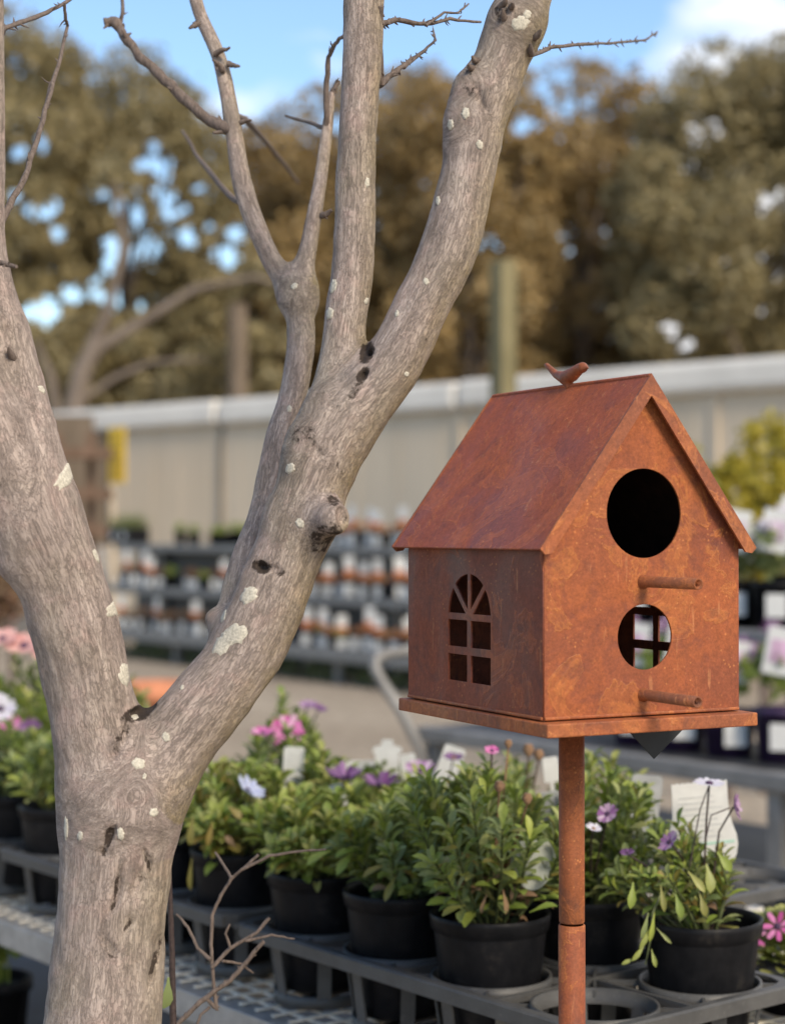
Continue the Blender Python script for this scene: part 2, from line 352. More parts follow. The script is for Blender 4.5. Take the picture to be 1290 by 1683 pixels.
def plate(name, outline, holes, th, mat, parent, M, bevel=0.0):
    """flat plate with cut-outs: outline and holes in its own 2-D plane, M places it under its parent"""
    cu = bpy.data.curves.new(name, 'CURVE'); cu.dimensions = '2D'; cu.fill_mode = 'BOTH'; cu.extrude = th/2; cu.bevel_depth = bevel; cu.bevel_resolution = 1
    for poly in [outline]+holes:
        sp = cu.splines.new('POLY'); sp.points.add(len(poly)-1); sp.use_cyclic_u = True
        for p, q in zip(sp.points, poly): p.co = (q[0], q[1], 0, 1)
    tmp = bpy.data.objects.new('tmp', cu); COL.objects.link(tmp)
    dg = bpy.context.evaluated_depsgraph_get(); me = bpy.data.meshes.new_from_object(tmp.evaluated_get(dg))
    bpy.data.objects.remove(tmp); bpy.data.curves.remove(cu)
    me.transform(M); me.name = name; me.materials.clear()
    for m in (mat if isinstance(mat, (list, tuple)) else [mat]): me.materials.append(MATS[m])
    o = bpy.data.objects.new(name, me); COL.objects.link(o); o.parent = parent
    return o
def circle(cx, cy, r, n=48, ry=None): return [(cx+r*math.cos(2*math.pi*k/n), cy+(ry or r)*math.sin(2*math.pi*k/n)) for k in range(n)]
def frame(o, X, Y):
    X = Vector(X).normalized(); Y = Vector(Y).normalized(); Z = X.cross(Y)
    return Matrix(((X.x, Y.x, Z.x, o[0]), (X.y, Y.y, Z.y, o[1]), (X.z, Y.z, Z.z, o[2]), (0, 0, 0, 1)))

# ---- smooth-union solids (trunk, ornament bird): chains of tapering segments, carved, then meshed
class Solid:
    def __init__(s): s.seg = []; s.cut = []
    def chain(s, pts, rs, cid):
        t = 0.0
        e = Vector((1, 0, 0))
        for i in range(len(pts)-1):
            a, b = Vector(pts[i]), Vector(pts[i+1]); d = (b-a); ln = d.length; d.normalize()
            e = (e - d*e.dot(d)).normalized()
            s.seg.append((np.array(a), np.array(b), rs[i], rs[i+1], cid, t, ln, np.array(e), np.array(d.cross(e)))); t += ln
    @staticmethod
    def dseg(Pn, g):
        a, b, ra, rb = g[:4]; ab = b-a; q = Pn-a
        h = np.clip((q@ab)/(ab@ab), 0, 1)
        return np.sqrt(((q-h[..., None]*ab)**2).sum(-1)) - (ra+(rb-ra)*h), h
    @staticmethod
    def smin(a, b, k):
        h = np.maximum(k-np.abs(a-b), 0)/k
        return np.minimum(a, b)-h*h*k*0.25
    def groups(s):
        out = []
        for g in s.seg:
            if g[5] == 0.0 or not out: out.append([])
            out[-1].append(g)
        return out
    def dist(s, Pn, k):
        d = np.full(Pn.shape[:-1], 1.0)
        for gr in s.groups():
            dc = np.full(Pn.shape[:-1], 1.0)
            for g in gr: dc = np.minimum(dc, Solid.dseg(Pn, g)[0])
            d = Solid.smin(d, dc, k)
        for c, ax, kk in s.cut:
            e = np.sqrt((((Pn-c)@ax)**2).sum(-1)); sc = (e-1)*(1/np.abs(ax).max(0).max())
            d = -Solid.smin(-d, sc, kk)
        return d
    def mesh(s, vox, k):
        A = np.array([g[0]-g[2] for g in s.seg]+[g[1]-g[3] for g in s.seg]); B = np.array([g[0]+g[2] for g in s.seg]+[g[1]+g[3] for g in s.seg])
        lo = A.min(0)-k-3*vox; hi = B.max(0)+k+3*vox; n = np.ceil((hi-lo)/vox).astype(int)+1
        D = np.full(n, 0.05, np.float32)
        def sub(l, h):
            i0 = np.maximum(((l-lo)/vox).astype(int), 0); i1 = np.minimum(((h-lo)/vox).astype(int)+2, n)
            ax = [lo[j]+vox*np.arange(i0[j], i1[j]) for j in range(3)]
            return tuple(slice(i0[j], i1[j]) for j in range(3)), np.stack(np.meshgrid(*ax, indexing='ij'), -1).astype(np.float32)
        C = np.full(n, 0.05, np.float32)
        for gr in s.groups():
            sls = []
            for g in gr:
                m = max(g[2], g[3])+k+2*vox
                sl, Pn = sub(np.minimum(g[0], g[1])-m, np.maximum(g[0], g[1])+m)
                C[sl] = np.minimum(C[sl], Solid.dseg(Pn, g)[0]); sls.append(sl)
            full = tuple(slice(min(q[j].start for q in sls), max(q[j].stop for q in sls)) for j in range(3))
            D[full] = Solid.smin(D[full], C[full], k); C[full] = 0.05
        for c, ax, kk in s.cut:
            r = 1/np.abs(ax).max(0).min()*1.5+0.02
            sl, Pn = sub(c-r, c+r); e = np.sqrt((((Pn-c)@ax)**2).sum(-1)); sc = (e-1)*(1/np.abs(ax).max())
            D[sl] = -Solid.smin(-D[sl], sc, kk)
        # surface nets
        neg = D < 0; cnt = np.zeros(np.array(D.shape)-1, np.int8)
        for i in (0, 1):
            for j in (0, 1):
                for l in (0, 1): cnt += neg[i:D.shape[0]-1+i, j:D.shape[1]-1+j, l:D.shape[2]-1+l]
        cells = np.argwhere((cnt > 0) & (cnt < 8)); idx = np.full(cnt.shape, -1, np.int32); idx[tuple(cells.T)] = np.arange(len(cells))
        acc = np.zeros((len(cells), 3)); num = np.zeros(len(cells)); cs = [(i, j, l) for i in (0, 1) for j in (0, 1) for l in (0, 1)]
        dv = {c: D[tuple((cells+np.array(c)).T)] for c in cs}
        for c in cs:
            for ax in range(3):
                if c[ax] == 0:
                    e = list(c); e[ax] = 1; e = tuple(e); a, b = dv[c], dv[e]; m = (a < 0) != (b < 0)
                    t = np.where(m, a/np.where(m, a-b, 1), 0); p = np.tile(np.array(c, float), (len(cells), 1)); p[:, ax] += t
                    acc[m] += p[m]; num[m] += 1
        V = lo+vox*(cells+acc/num[:, None]); faces = []
        for ax in range(3):
            b_, c_ = (ax+1) % 3, (ax+2) % 3
            s0 = [slice(None)]*3; s1 = [slice(None)]*3; s0[ax] = slice(0, -1); s1[ax] = slice(1, None)
            ch = np.argwhere(neg[tuple(s0)] != neg[tuple(s1)]); ch = ch[(ch[:, b_] > 0) & (ch[:, c_] > 0) & (ch[:, b_] < cnt.shape[b_]) & (ch[:, c_] < cnt.shape[c_])]
            def at(db, dc):
                q = ch.copy(); q[:, b_] -= db; q[:, c_] -= dc; return idx[tuple(q.T)]
            q = np.stack([at(1, 1), at(0, 1), at(0, 0), at(1, 0)], 1); fl = neg[tuple(ch.T)]; q[~fl] = q[~fl][:, ::-1]
            faces.append(q)
        return V, np.concatenate(faces)
def np_mesh(name, V, Fq, mats):
    me = bpy.data.meshes.new(name); me.vertices.add(len(V)); me.vertices.foreach_set('co', V.astype(np.float32).ravel())
    me.loops.add(Fq.size); me.loops.foreach_set('vertex_index', Fq.astype(np.int32).ravel()); me.polygons.add(len(Fq))
    me.polygons.foreach_set('loop_start', np.arange(0, Fq.size, Fq.shape[1], dtype=np.int32))
    me.update(calc_edges=True); me.validate()
    me.polygons.foreach_set('use_smooth', np.ones(len(me.polygons), bool))
    for m in mats: me.materials.append(MATS[m])
    return me

# bench axes shared by every row of the nursery (all rows run parallel)
AX = Vector((0.6225, -0.7826, 0)); BX = Vector((0.7826, 0.6225, 0)); CORNER = Vector((0.185, 1.80, 0))
BENCH = CAMZ-0.60
def T(s, b, z=0.0): return CORNER - AX*s + BX*b + Vector((0, 0, z))

# ---------------------------------------------------------------- ground
g = MB(); g.add([(-900, -60, 0), (900, -60, 0), (900, 1800, 0), (-900, 1800, 0)], [(0, 1, 2, 3)])
tag(g.build('ground', 'ground_gravel'), kind='structure')

# ---------------------------------------------------------------- pale wall with white capping, sign, posts
W0, W1 = Vector((-4.54, 24, 0)), Vector((3.6, 16.4, 0)); WD = (W1-W0).normalized(); WN = Vector((WD.y, -WD.x, 0))
if WN.y > 0: WN = -WN
def wallpt(u):
    k = (u-645)/F; t = (k*W0.y-W0.x)/(WD.x-k*WD.y); return t
wall = thing('boundary_wall', W0, 'long pale beige panelled wall with white capping behind the plant shelves', 'wall')
t_edges = [wallpt(188), wallpt(368), wallpt(560), wallpt(760), wallpt(960), wallpt(1180), wallpt(1420), wallpt(1700)]
for a, b in zip(t_edges, t_edges[1:]):
    m = MB(); m.box(W0+WD*((a+b)/2)+Vector((0, 0, 1.30)), (b-a-0.05, 0.06, 2.6), WD, WN.cross(WD).cross(WD))
    p = m.build('panel', 'wall_beige', wall)
    m = MB(); nrib = max(3, int((b-a)/0.5))
    for i in range(nrib):
        c = W0+WD*(a+(b-a)*(i+0.5)/nrib)+WN*0.032+Vector((0, 0, 1.3)); m.box(c, (0.04, 0.005, 2.58), WD, WN)
    tag(m.build('rib', 'wall_beige', p), kind='stuff')
for t_ in t_edges:
    m = MB(); m.box(W0+WD*t_+WN*0.02+Vector((0, 0, 1.31)), (0.07, 0.09, 2.62), WD, WN); m.build('wall_post', 'wall_joint' if abs(t_-t_edges[1]) < .01 else 'wall_beige', wall)
for a, b in ((wallpt(-60), wallpt(366)), (wallpt(371), wallpt(760)), (wallpt(764), wallpt(1700))):
    m = MB(); h0 = 2.62+rnd.uniform(0, .03)
    m.box(W0+WD*((a+b)/2)+Vector((0, 0, h0+0.13)), (b-a, 0.30, 0.30), WD, WN, bev=0.06); m.build('capping', 'wall_cap', wall)
sg = P(193, 748, 21.6); sg_t = thing('hanging_sign', P(193, 795, 21.6), 'upright yellow sign hung at the left end of the pale wall', 'sign')
m = MB(); m.box(sg, (px(40, 21.6), 0.03, px(92, 21.6)), WD, WN, bev=0.008); m.build('sign_board', 'sign_yellow', sg_t)
m = MB()
for i in range(7):
    m.box(sg+WN*0.018+Vector((0, 0, px(34-i*11.5, 21.6))), (px(rnd.uniform(12, 24), 21.6), 0.004, px(5, 21.6)), WD, WN)
m.build('print', 'print_brown', sg_t)
for (u, vt, vb, y, w, mat, lab) in ((827, 428, 1100, 17.2, 38, 'post_wood', 'square greenish timber post standing in front of the white capping'),
                                   (390, 500, 900, 27.0, 34, 'post_brown', 'round brown post behind the pale wall near the wall joint')):
    top = P(u, vt, y); m = MB(); r = px(w, y)/2
    if mat == 'post_wood': m.box((top.x, y, top.z/2), (r*1.75, r*1.75, top.z), (0.82, 0.57, 0), (-0.57, 0.82, 0), bev=0.015)
    else: m.tube([(top.x, y, 0), (top.x+0.02, y, top.z*0.6), top], [r*1.1, r, r*0.93], 14)
    tag(m.build('timber_post', mat, off=(top.x, y, 0)), lab, 'post')
tr = thing('timber_rack', P(120, 1000, 21.0), 'brown timber rack in the dark opening left of the yellow sign', 'rack')
for (u, v, w, h) in ((96, 860, 12, 300), (150, 860, 12, 300)):
    m = MB(); m.box(P(u, v, 21.2), (px(w, 21), 0.1, px(h, 21))); m.build('upright', 'timber', tr)
for v in (745, 812, 872):
    m = MB(); m.box(P(128, v, 21), (px(110, 21), 0.35, px(16, 21))); m.build('shelf', 'timber', tr)
m = MB(); m.box(P(100, 790, 23.2), (2.2, 0.05, 1.7)); m.build('back_board', 'post_brown', tr)

# ---------------------------------------------------------------- gum trees beyond the wall
HOLES = []
def leaf_cards(mb, c, rad, n, smin, smax, rg, shell=0.55, m=0):
    for _ in range(n):
        d = Vector((rg.gauss(0, 1), rg.gauss(0, 1), rg.gauss(0, 1))).normalized()
        p = c+Vector((d.x*rad[0], d.y*rad[1], d.z*rad[2]))*(shell+(1-shell)*rg.random())*rg.uniform(0.82, 1.12)
        if HOLES and p.y > 30:
            k_ = F/p.y; u_ = 645+p.x*k_; v_ = 875-(p.z-CAMZ)*k_
            if any((u_-h[0])**2+(v_-h[1])**2 < (h[2]*rg.uniform(.45, 1.35))**2 for h in HOLES): continue
        s = rg.uniform(smin, smax); x = Vector((rg.gauss(0, 1), rg.gauss(0, 1), rg.gauss(0, 1)-0.5)).normalized()
        y = x.cross(Vector((rg.gauss(0, 1), rg.gauss(0, 1), rg.gauss(0, 1)))).normalized()
        mb.add([p-x*s*.5, p+y*s*.22, p+x*s*.5, p-y*s*.22], [(0, 1, 2, 3)], m)
def skyline(u):
    pts = [(-100, 10), (20, 40), (80, 55), (150, 105), (250, 100), (310, 160), (345, 185), (372, 255), (430, 200), (520, 165), (640, 140), (720, 130), (790, 165), (860, 130), (960, 125), (1050, 130), (1075, 185), (1100, 120), (1160, 92), (1230, 92), (1290, 80), (1420, 60)]
    for (a, va), (b, vb) in zip(pts, pts[1:]):
        if a <= u <= b: return va+(vb-va)*(u-a)/(b-a)
    return 60
HOLES[:] = [(255, 275, 42), (205, 330, 34), (290, 315, 28), (165, 300, 24), (235, 400, 48), (270, 350, 30), (350, 395, 42), (215, 465, 40), (200, 500, 28), (90, 355, 36), (75, 490, 44), (150, 480, 30), (45, 240, 26), (100, 215, 20), (30, 200, 16), (20, 320, 22),
         (868, 215, 26), (915, 240, 18), (930, 385, 24), (950, 400, 18), (1105, 545, 34), (1090, 570, 20), (1225, 232, 18), (1265, 335, 32), (1272, 420, 34), (1155, 445, 22), (1200, 450, 18), (805, 392, 22), (776, 465, 14), (1160, 205, 26), (1180, 215, 20), (1130, 410, 16), (1105, 320, 20), (605, 470, 16), (410, 180, 24), (1255, 510, 26), (960, 320, 12), (700, 300, 12)]
rh = random.Random(31); big_holes = HOLES[:]; HOLES.clear()
for (u, v, r) in big_holes:
    for _ in range(3 if r < 25 else 7):
        a = rh.uniform(0, 6.28); q = r*rh.uniform(.1, 1.15); HOLES.append((u+q*math.cos(a)*1.1, v+q*math.sin(a), r*(rh.uniform(.18, .55) if r < 39 else rh.uniform(.3, .68))*(.78 if u > 1000 else 1)))
TREES = [(-620, -370, 40, 'brown', 'brown gum tree far left beyond the wall end'), (-370, -120, 38, 'olive', 'olive gum tree just left of the wall end'), (-120, 95, 36, 'olive', 'tall olive gum tree at the left picture edge behind the leaning limb'), (95, 345, 40, 'olive', 'open olive gum tree with big sky gaps above the yellow sign'),
         (345, 480, 44, 'brown', 'low brown gum tree seen between the thin forked branches'), (480, 660, 41, 'brown', 'brown gum tree crown behind the middle branch'),
         (660, 860, 38, 'brown', 'brown gum tree behind the square timber post'), (860, 1065, 41, 'brown', 'dense brown gum tree directly above the birdhouse roof'), (1065, 1420, 37, 'olive', 'tall olive gum tree below the white cloud at right')]
for (u0, u1, dep, hue, lab) in TREES:
    rg = random.Random(int(u0)+500); uc = (u0+u1)/2; base = P(uc, 1100, dep); base.z = 0
    root = thing('gum_tree', base, lab, 'tree', 'gum trees beyond the wall'); cr = MB(); tk = MB(); cen = []
    for v in range(70, 720, 52):
        for u in range(int(u0), int(u1), 58):
            uu = u+rg.uniform(-24, 24)+25; vv = v+rg.uniform(-22, 22)
            r = rg.uniform(48, 84)
            if vv-r*0.8 < skyline(uu): continue
            dd = dep+rg.uniform(-2.2, 2.2)+ (0 if vv < 560 else 1.5); rw = px(r, dep); c = P(uu, vv, dd); cen.append(c)
            leaf_cards(cr, c, (rw*1.05, rw*1.2, rw*0.95), int(430*(r/50)**2), 0.14, 0.30, rg, 0.55)
    for _ in range(int((u1-u0)/14)):
        uu = rg.uniform(u0-20, u1+20); vv = rg.uniform(560, 700)
        rw = px(rg.uniform(45, 70), dep+2); leaf_cards(cr, P(uu, vv, dep+rg.uniform(1, 4)), (rw*1.2, rw, rw*.8), 380, 0.2, 0.38, rg, 0.3)
    # a few stray sprays along the skyline
    for _ in range(60):
        uu = rg.uniform(u0, u1); c = P(uu, skyline(uu)+rg.uniform(-22, 40), dep+rg.uniform(-2, 2))
        leaf_cards(cr, c, (0.34, 0.34, 0.30), 24, 0.10, 0.22, rg, 0.05)
    top = P(uc, skyline(uc)+120, dep)
    tk.tube([base, base.lerp(top, .35)+Vector((.2, 0, 0)), base.lerp(top, .7)+Vector((-.25, .2, 0)), top], [.34, .25, .15, .05], 10)
    for c in rg.sample(cen, min(14, len(cen))):
        s = base.lerp(top, rg.uniform(.3, .7)); mid = s.lerp(c, .5)+Vector((rg.uniform(-.3, .3), 0, -.3)); tk.tube([s, mid, c], [.11, .07, .03], 6)
    tk.build('trunk', 'gum_bark', root); cr.build('crown', 'gum_leaf_'+hue, root)
# pale leaning gum with bare spreading limbs, nearer than the others
gb = P(118, 700, 27); gb.z = 0
root = thing('pale_gum', gb, 'pale bare limbed gum leaning right above the white capping at left', 'tree')
m = MB(); m.tube([(gb.x-.1, 27, 0), P(118, 690, 27), P(135, 610, 27), P(160, 560, 27)], [.24, .17, .15, .11], 12); m.build('trunk', 'gum_bark', root)
for pts, rs in (([(135, 615), (165, 570), (240, 525), (320, 475), (420, 455), (470, 470)], (.11, .095, .075, .06, .04, .02)), ([(150, 575), (175, 520), (205, 400), (190, 300)], (.12, .09, .06, .03)),
                ([(125, 665), (190, 620), (250, 595), (340, 590)], (.055, .045, .035, .02)), ([(95, 690), (85, 620), (60, 560)], (.09, .06, .03))):
    m = MB(); m.tube([P(u, v, 27) for u, v in pts], rs, 8); m.build('branch', 'gum_bark', root)
cr = MB(); rg = random.Random(3)
for (u, v) in ((190, 290), (420, 450), (470, 480), (340, 590), (60, 555), (230, 560), (300, 620), (90, 610), (430, 560), (250, 650), (330, 640), (440, 630)):
    c = P(u, v, 27.5+rg.random()*2); leaf_cards(cr, c, (.5, .6, .35), 230, .12, .26, rg, .2)
cr.build('crown', 'gum_leaf_olive', root)

# ---------------------------------------------------------------- stepped plant shelf at the back of the yard
S0 = Vector((-2.68, 18.3, 0)); S1 = Vector((0.074, 14.46, 0)); SD = (S1-S0).normalized(); SN = Vector((-SD.y, SD.x, 0))
if SN.y < 0: SN = -SN
def sh_t(u, k):
    o = S0+SN*(0.27*k); q = (u-645)/F; return (q*o.y-o.x)/(SD.x-q*SD.y)
TIERS = [0.30, 0.735, 1.175]
shf = thing('plant_shelf', S0, 'long grey three tier plant shelf in front of the pale wall', 'shelf')
ta, tb = sh_t(120, 0), sh_t(800, 0)
for k, z in enumerate(TIERS):
    m = MB(); m.box(S0+SN*(0.27*k+0.12)+SD*((ta+tb)/2)+Vector((0, 0, z-0.02)), (tb-ta, 0.26, 0.03), SD, SN); m.build('shelf_board', 'frame_dark', shf)
    m = MB(); m.box(S0+SN*(0.27*k-0.02)+SD*((ta+tb)/2)+Vector((0, 0, z-0.035)), (tb-ta, 0.03, 0.12 if k == 0 else 0.075), SD, SN, bev=0.006); m.build('rail', 'frame_grey', shf)
for i in range(5):
    t_ = ta+(tb-ta)*(i+0.5)/5
    m = MB(); m.box(S0+SN*0.10+SD*t_+Vector((0, 0, 0.135)), (0.06, 0.06, 0.27), SD, SN); m.build('leg', 'frame_grey', shf)
    m = MB(); m.box(S0+SN*0.72+SD*t_+Vector((0, 0, 0.57)), (0.06, 0.06, 1.14), SD, SN); m.build('leg', 'frame_grey', shf)
m = MB(); m.box(S0+SN*0.78+SD*((ta+tb)/2)+Vector((0, 0, 0.56)), (tb-ta, 0.02, 1.1), SD, SN); m.build('back_panel', 'frame_dark', shf)
FACE = -SN
def small_pot(name, fol, tags, lab, group, h=0.13, r=0.068, fr=0.075):
    root = thing(name, (0, 0, 0), lab, 'potted plant', group)
    m = MB(); m.lathe([(0.001, 0.0), (r*.8, 0.0), (r*.97, h*.86), (r*1.05, h*.86), (r*1.05, h), (r*.93, h), (r*.9, h*.9), (0.001, h*.9)], n=14); m.build('pot', 'pot_black', root)
    rg = random.Random(len(bpy.data.objects)); cr = MB(); leaf_cards(cr, Vector((0, 0, h+fr*.55)), (fr, fr, fr*.75), 70, .03, .055, rg, .2); cr.build('foliage', fol, root)
    X = Vector((.93, -.36, 0)); FACE = Vector((-.36, -.93, 0))
    if tags:
        m = MB(); m.box(FACE*(r*1.06)+Vector((0, 0, h*.45)), (.075, .004, .10), X, FACE, bev=.0015); m.build('pot_label', 'tag_white', root)
    if tags > 1:
        m = MB(); m.box(FACE*(r*.8)+Vector((0, 0, h+.125)), (.085, .003, .17), X, FACE, bev=.001); tg = m.build('plant_tag', 'tag_white', root)
        m = MB(); m.box(FACE*(r*.8+.0035)+Vector((0, 0, h+.072)), (.08, .002, .06), X, FACE); m.build('print', 'tag_orange', tg)
    return root
protos = {
 'a': small_pot('potted_plant', 'leaf_orange', 2, 'x', 'tagged pots right of the limb on the back shelf'),
 'e': small_pot('potted_plant', 'leaf_green', 2, 'x', 'tagged pots right of the limb on the back shelf'),
 'f': small_pot('potted_plant', 'leaf_orange', 1, 'x', 'tagged pots right of the limb on the back shelf'),
 'b': small_pot('potted_plant', 'leaf_bronze', 1, 'x', 'small pots between the limbs on the back shelf'),
 'c': small_pot('potted_plant', 'leaf_green', 0, 'x', 'small pots between the limbs on the back shelf'),
 'd': small_pot('potted_plant', 'leaf_bronze', 2, 'x', 'small pots between the limbs on the back shelf')}
LOOK = {'a': 'orange flowered pot with tall tag', 'e': 'green leaved pot with tall white tag', 'f': 'orange flowered pot without tag', 'b': 'bronze leaved pot with white label', 'c': 'plain black pot of green leaves', 'd': 'bronze leaved pot with tall white tag'}
ORD = 'first second third fourth fifth sixth seventh eighth ninth tenth eleventh twelfth thirteenth fourteenth fifteenth sixteenth seventeenth eighteenth nineteenth twentieth'.split()
used = set(); rs_ = random.Random(21)
for k, z in enumerate(TIERS):
    t_ = sh_t(190, k); cnt = [0, 0]
    while t_ < sh_t(700, k):
        pos = S0+SN*(0.27*k+0.10+rs_.uniform(-.03, .03))+SD*t_+Vector((0, 0, z)); u = 645+F*pos.x/pos.y
        step = rs_.uniform(.155, .215) if rs_.random() < .9 else .34
        right = u > 470
        if k == 2 and (u < 290 or 335 < u < 345): t_ += step; continue
        if 440 < u < 505 and k < 2 and not (k == 0 and u > 495): t_ += step; continue
        if right: key = rs_.choice('aaaaaaeef')
        elif k == 2: key = 'c'
        else: key = rs_.choice('bbcdd' if k else 'bbddcb')
        lab = '%s, %s from %s, %s tier of back shelf' % (LOOK[key], ORD[cnt[right]], 'forked limb' if right else 'leaning limb', ('bottom', 'middle', 'top')[k]); cnt[right] += 1
        if key not in used: o = protos[key]; o.location = pos; o['label'] = lab; used.add(key)
        else: o = dup(protos[key], pos, rs_.uniform(-.5, .5), label=lab, scale=(rs_.uniform(.9, 1.1),)*2+(rs_.uniform(.82, 1.14),))
        o.rotation_euler = (rs_.uniform(-.05, .05), rs_.uniform(-.06, .06), o.rotation_euler[2])
        t_ += step
for key_, o_ in protos.items():
    if key_ not in used and key_ != 'c':
        for ch_ in list(o_.children_recursive): bpy.data.objects.remove(ch_)
        bpy.data.objects.remove(o_)
# low grassy plants in a black crate, left end of the top tier
gp = S0+SN*0.66+SD*sh_t(195, 2)+Vector((0, 0, TIERS[2])); gr = thing('grass_crate', gp, 'low black crate of grassy green seedlings on the top tier below the yellow sign', 'crate')
m = MB(); m.box(gp+Vector((0, 0, .09)), (.55, .24, .18), SD, SN, bev=.01); m.build('crate', 'pot_black', gr)
m = MB(); rg = random.Random(5)
for _ in range(260):
    b = gp+SD*rg.uniform(-.28, .28)+SN*rg.uniform(-.1, .1)+Vector((0, 0, .17)); d = Vector((rg.gauss(0, .07), rg.gauss(0, .07), rg.uniform(.08, .22))); m.add([b-SD*.008, b+SD*.008, b+d], [(0, 1, 2)])
tag(m.build('seedlings', 'leaf_bud', gr), kind='stuff')
for q in (-.13, .12):
    m = MB(); m.box(gp+SD*q+FACE*.122+Vector((0, 0, .09)), (.07, .006, .08), SD, SN); m.build('crate_label', 'tag_white', gr)
# weeds under the shelf
m = MB(); rg = random.Random(8)
for _ in range(1500):
    b = S0+SD*rg.uniform(ta, tb+.5)+SN*rg.uniform(.1, 1.6); h = rg.uniform(.05, .22); m.add([b-SD*.02, b+SD*.02, b+Vector((rg.gauss(0, .06), rg.gauss(0, .06), h))], [(0, 1, 2)])
tag(m.build('weeds', 'grass_mat'), 'rough green weeds growing under the back plant shelf', 'weeds', kind='stuff')
# bronze shrubs beyond the left limb
for i, (u, v, y, r) in enumerate(((-30, 800, 13, 70), (20, 905, 12.5, 60), (-10, 985, 12, 62))):
    c = P(u, v, y); root = thing('bronze_shrub', (c.x, y, 0), ['tallest rusty brown shrub at the left picture edge beside the limb', 'middle rusty brown shrub at the left picture edge under the limb', 'lowest rusty brown shrub above the coral flowers at the left edge'][i], 'shrub', 'brown shrubs at the left edge')
    m = MB(); leaf_cards(m, c, (px(r, y), px(r, y), px(r, y)*.8), 900, .05, .11, random.Random(i), .2); m.build('foliage', 'leaf_bronze', root)
    m = MB(); m.tube([(c.x, y, 0), c], [.03, .015], 6); m.build('stem', 'twig_bark', root)
# golden shrubs right of the birdhouse
for i, (u, v, y, r) in enumerate(((1195, 775, 8.6, 60), (1300, 745, 9.3, 78), (1255, 815, 8.9, 55))):
    c = P(u, v, y); root = thing('golden_shrub', (c.x, y, 0), ['golden yellow shrub just right of the birdhouse roof', 'tallest golden green shrub cut by the right picture edge', 'low golden shrub directly behind the white tags at right'][i], 'shrub', 'golden shrubs behind the right bench')
    m = MB(); rg = random.Random(40+i)
    for _ in range(16):
        d = Vector((rg.gauss(0, .5), rg.gauss(0, .4), rg.gauss(0, .45))); q = px(r, y)
        leaf_cards(m, c+d*q, (q*.42, q*.42, q*.5), 75, .03, .075, rg, .2)
    leaf_cards(m, c-Vector((0, 0, .35)), (q*.8, q*.8, q*1.2), 500, .04, .09, rg, .2)
    m.build('foliage', 'leaf_gold', root)
    m = MB(); m.tube([(c.x, y, 0), c], [.03, .015], 6); m.build('stem', 'twig_bark', root)
# terracotta pot in the fork of the trunk
tp = P(258, 1122, 9.5); root = tag(MB.__new__(MB), None) if False else None
m = MB(); rr = .19; hh = tp.z
m.lathe([(.001, 0), (rr*.7, 0), (rr*.95, hh*.82), (rr*1.08, hh*.82), (rr*1.1, hh), (rr*.95, hh), (rr*.9, hh*.85), (.001, hh*.85)], c=(tp.x, tp.y, 0), n=28)
tag(m.build('terracotta_pot', 'terracotta', off=(tp.x, tp.y, 0)), 'orange terracotta pot seen through the fork of the bare tree', 'pot')
# ---------------------------------------------------------------- bare tree in front
TD = 1.55
tree_base = Vector((P(165, 1683, TD).x, TD, 0))
bare = thing('bare_tree', tree_base, 'pale grey barked bare tree forking into bare limbs beside the birdhouse', 'tree')
S = Solid()
def ch(pts, cid, k=1.0):
    A = np.array([(p[0], p[1], p[2], p[3] if len(p) > 3 else TD) for p in pts], float); B = []
    for i in range(len(A)-1):
        p0, p1, p2, p3 = A[max(i-1, 0)], A[i], A[i+1], A[min(i+2, len(A)-1)]
        for t in (0, .25, .5, .75): B.append(.5*((2*p1)+(p2-p0)*t+(2*p0-5*p1+4*p2-p3)*t*t+(3*p1-p0-3*p2+p3)*t**3))
    B.append(A[-1])
    S.chain([P(q[0], q[1], q[3]) for q in B], [px(q[2]*k, q[3]) for q in B], cid)
gx = tree_base
S.chain([Vector((gx.x-.01, TD, -0.03)), Vector((gx.x-.01, TD, .12)), Vector((gx.x, TD, .5)), P(168, 1700, TD), P(182, 1500, TD), P(192, 1400, TD), P(200, 1300, TD)], [.085, .066, .056, px(97, TD), px(89, TD), px(91, TD), px(94, TD)], 0)
ch([(196, 1330, 90), (168, 1230, 77, 1.54), (150, 1150, 71, 1.53), (128, 1050, 71, 1.52), (98, 950, 72, 1.51), (62, 850, 74, 1.50), (42, 760, 67, 1.5), (27, 660, 53, 1.5), (8, 560, 46, 1.5), (-10, 470, 33, 1.5), (-14, 380, 23, 1.5), (-12, 200, 21, 1.5), (-13, -70, 19, 1.5)], 1)
ch([(52, 900, 60, 1.50), (28, 820, 54, 1.485), (-2, 730, 47, 1.47), (-42, 620, 40, 1.46), (-95, 440, 34, 1.45), (-140, 200, 28, 1.44)], 2)
ch([(222, 1310, 78), (290, 1215, 68), (346, 1150, 63), (408, 1068, 60), (452, 968, 60), (490, 860, 55), (522, 778, 54), (562, 702, 60), (600, 655, 52), (648, 592, 49), (694, 500, 45), (740, 400, 48), (766, 300, 44), (786, 200, 45), (822, 100, 46), (862, 0, 42), (895, -80, 40)], 3)
ch([(520, 770, 46), (538, 690, 40, 1.56), (558, 600, 34, 1.57), (572, 500, 35, 1.57), (582, 420, 34, 1.57), (584, 300, 33, 1.57), (589, 200, 31, 1.57), (595, 100, 32, 1.57), (598, 0, 34, 1.57), (602, -80, 33, 1.57)], 4)
ch([(392, 1000, 34, 1.60), (404, 920, 25, 1.63), (430, 850, 23, 1.66), (444, 790, 23, 1.68), (460, 715, 22, 1.70), (482, 645, 23, 1.72), (495, 560, 23, 1.74), (490, 485, 22, 1.76)], 5)
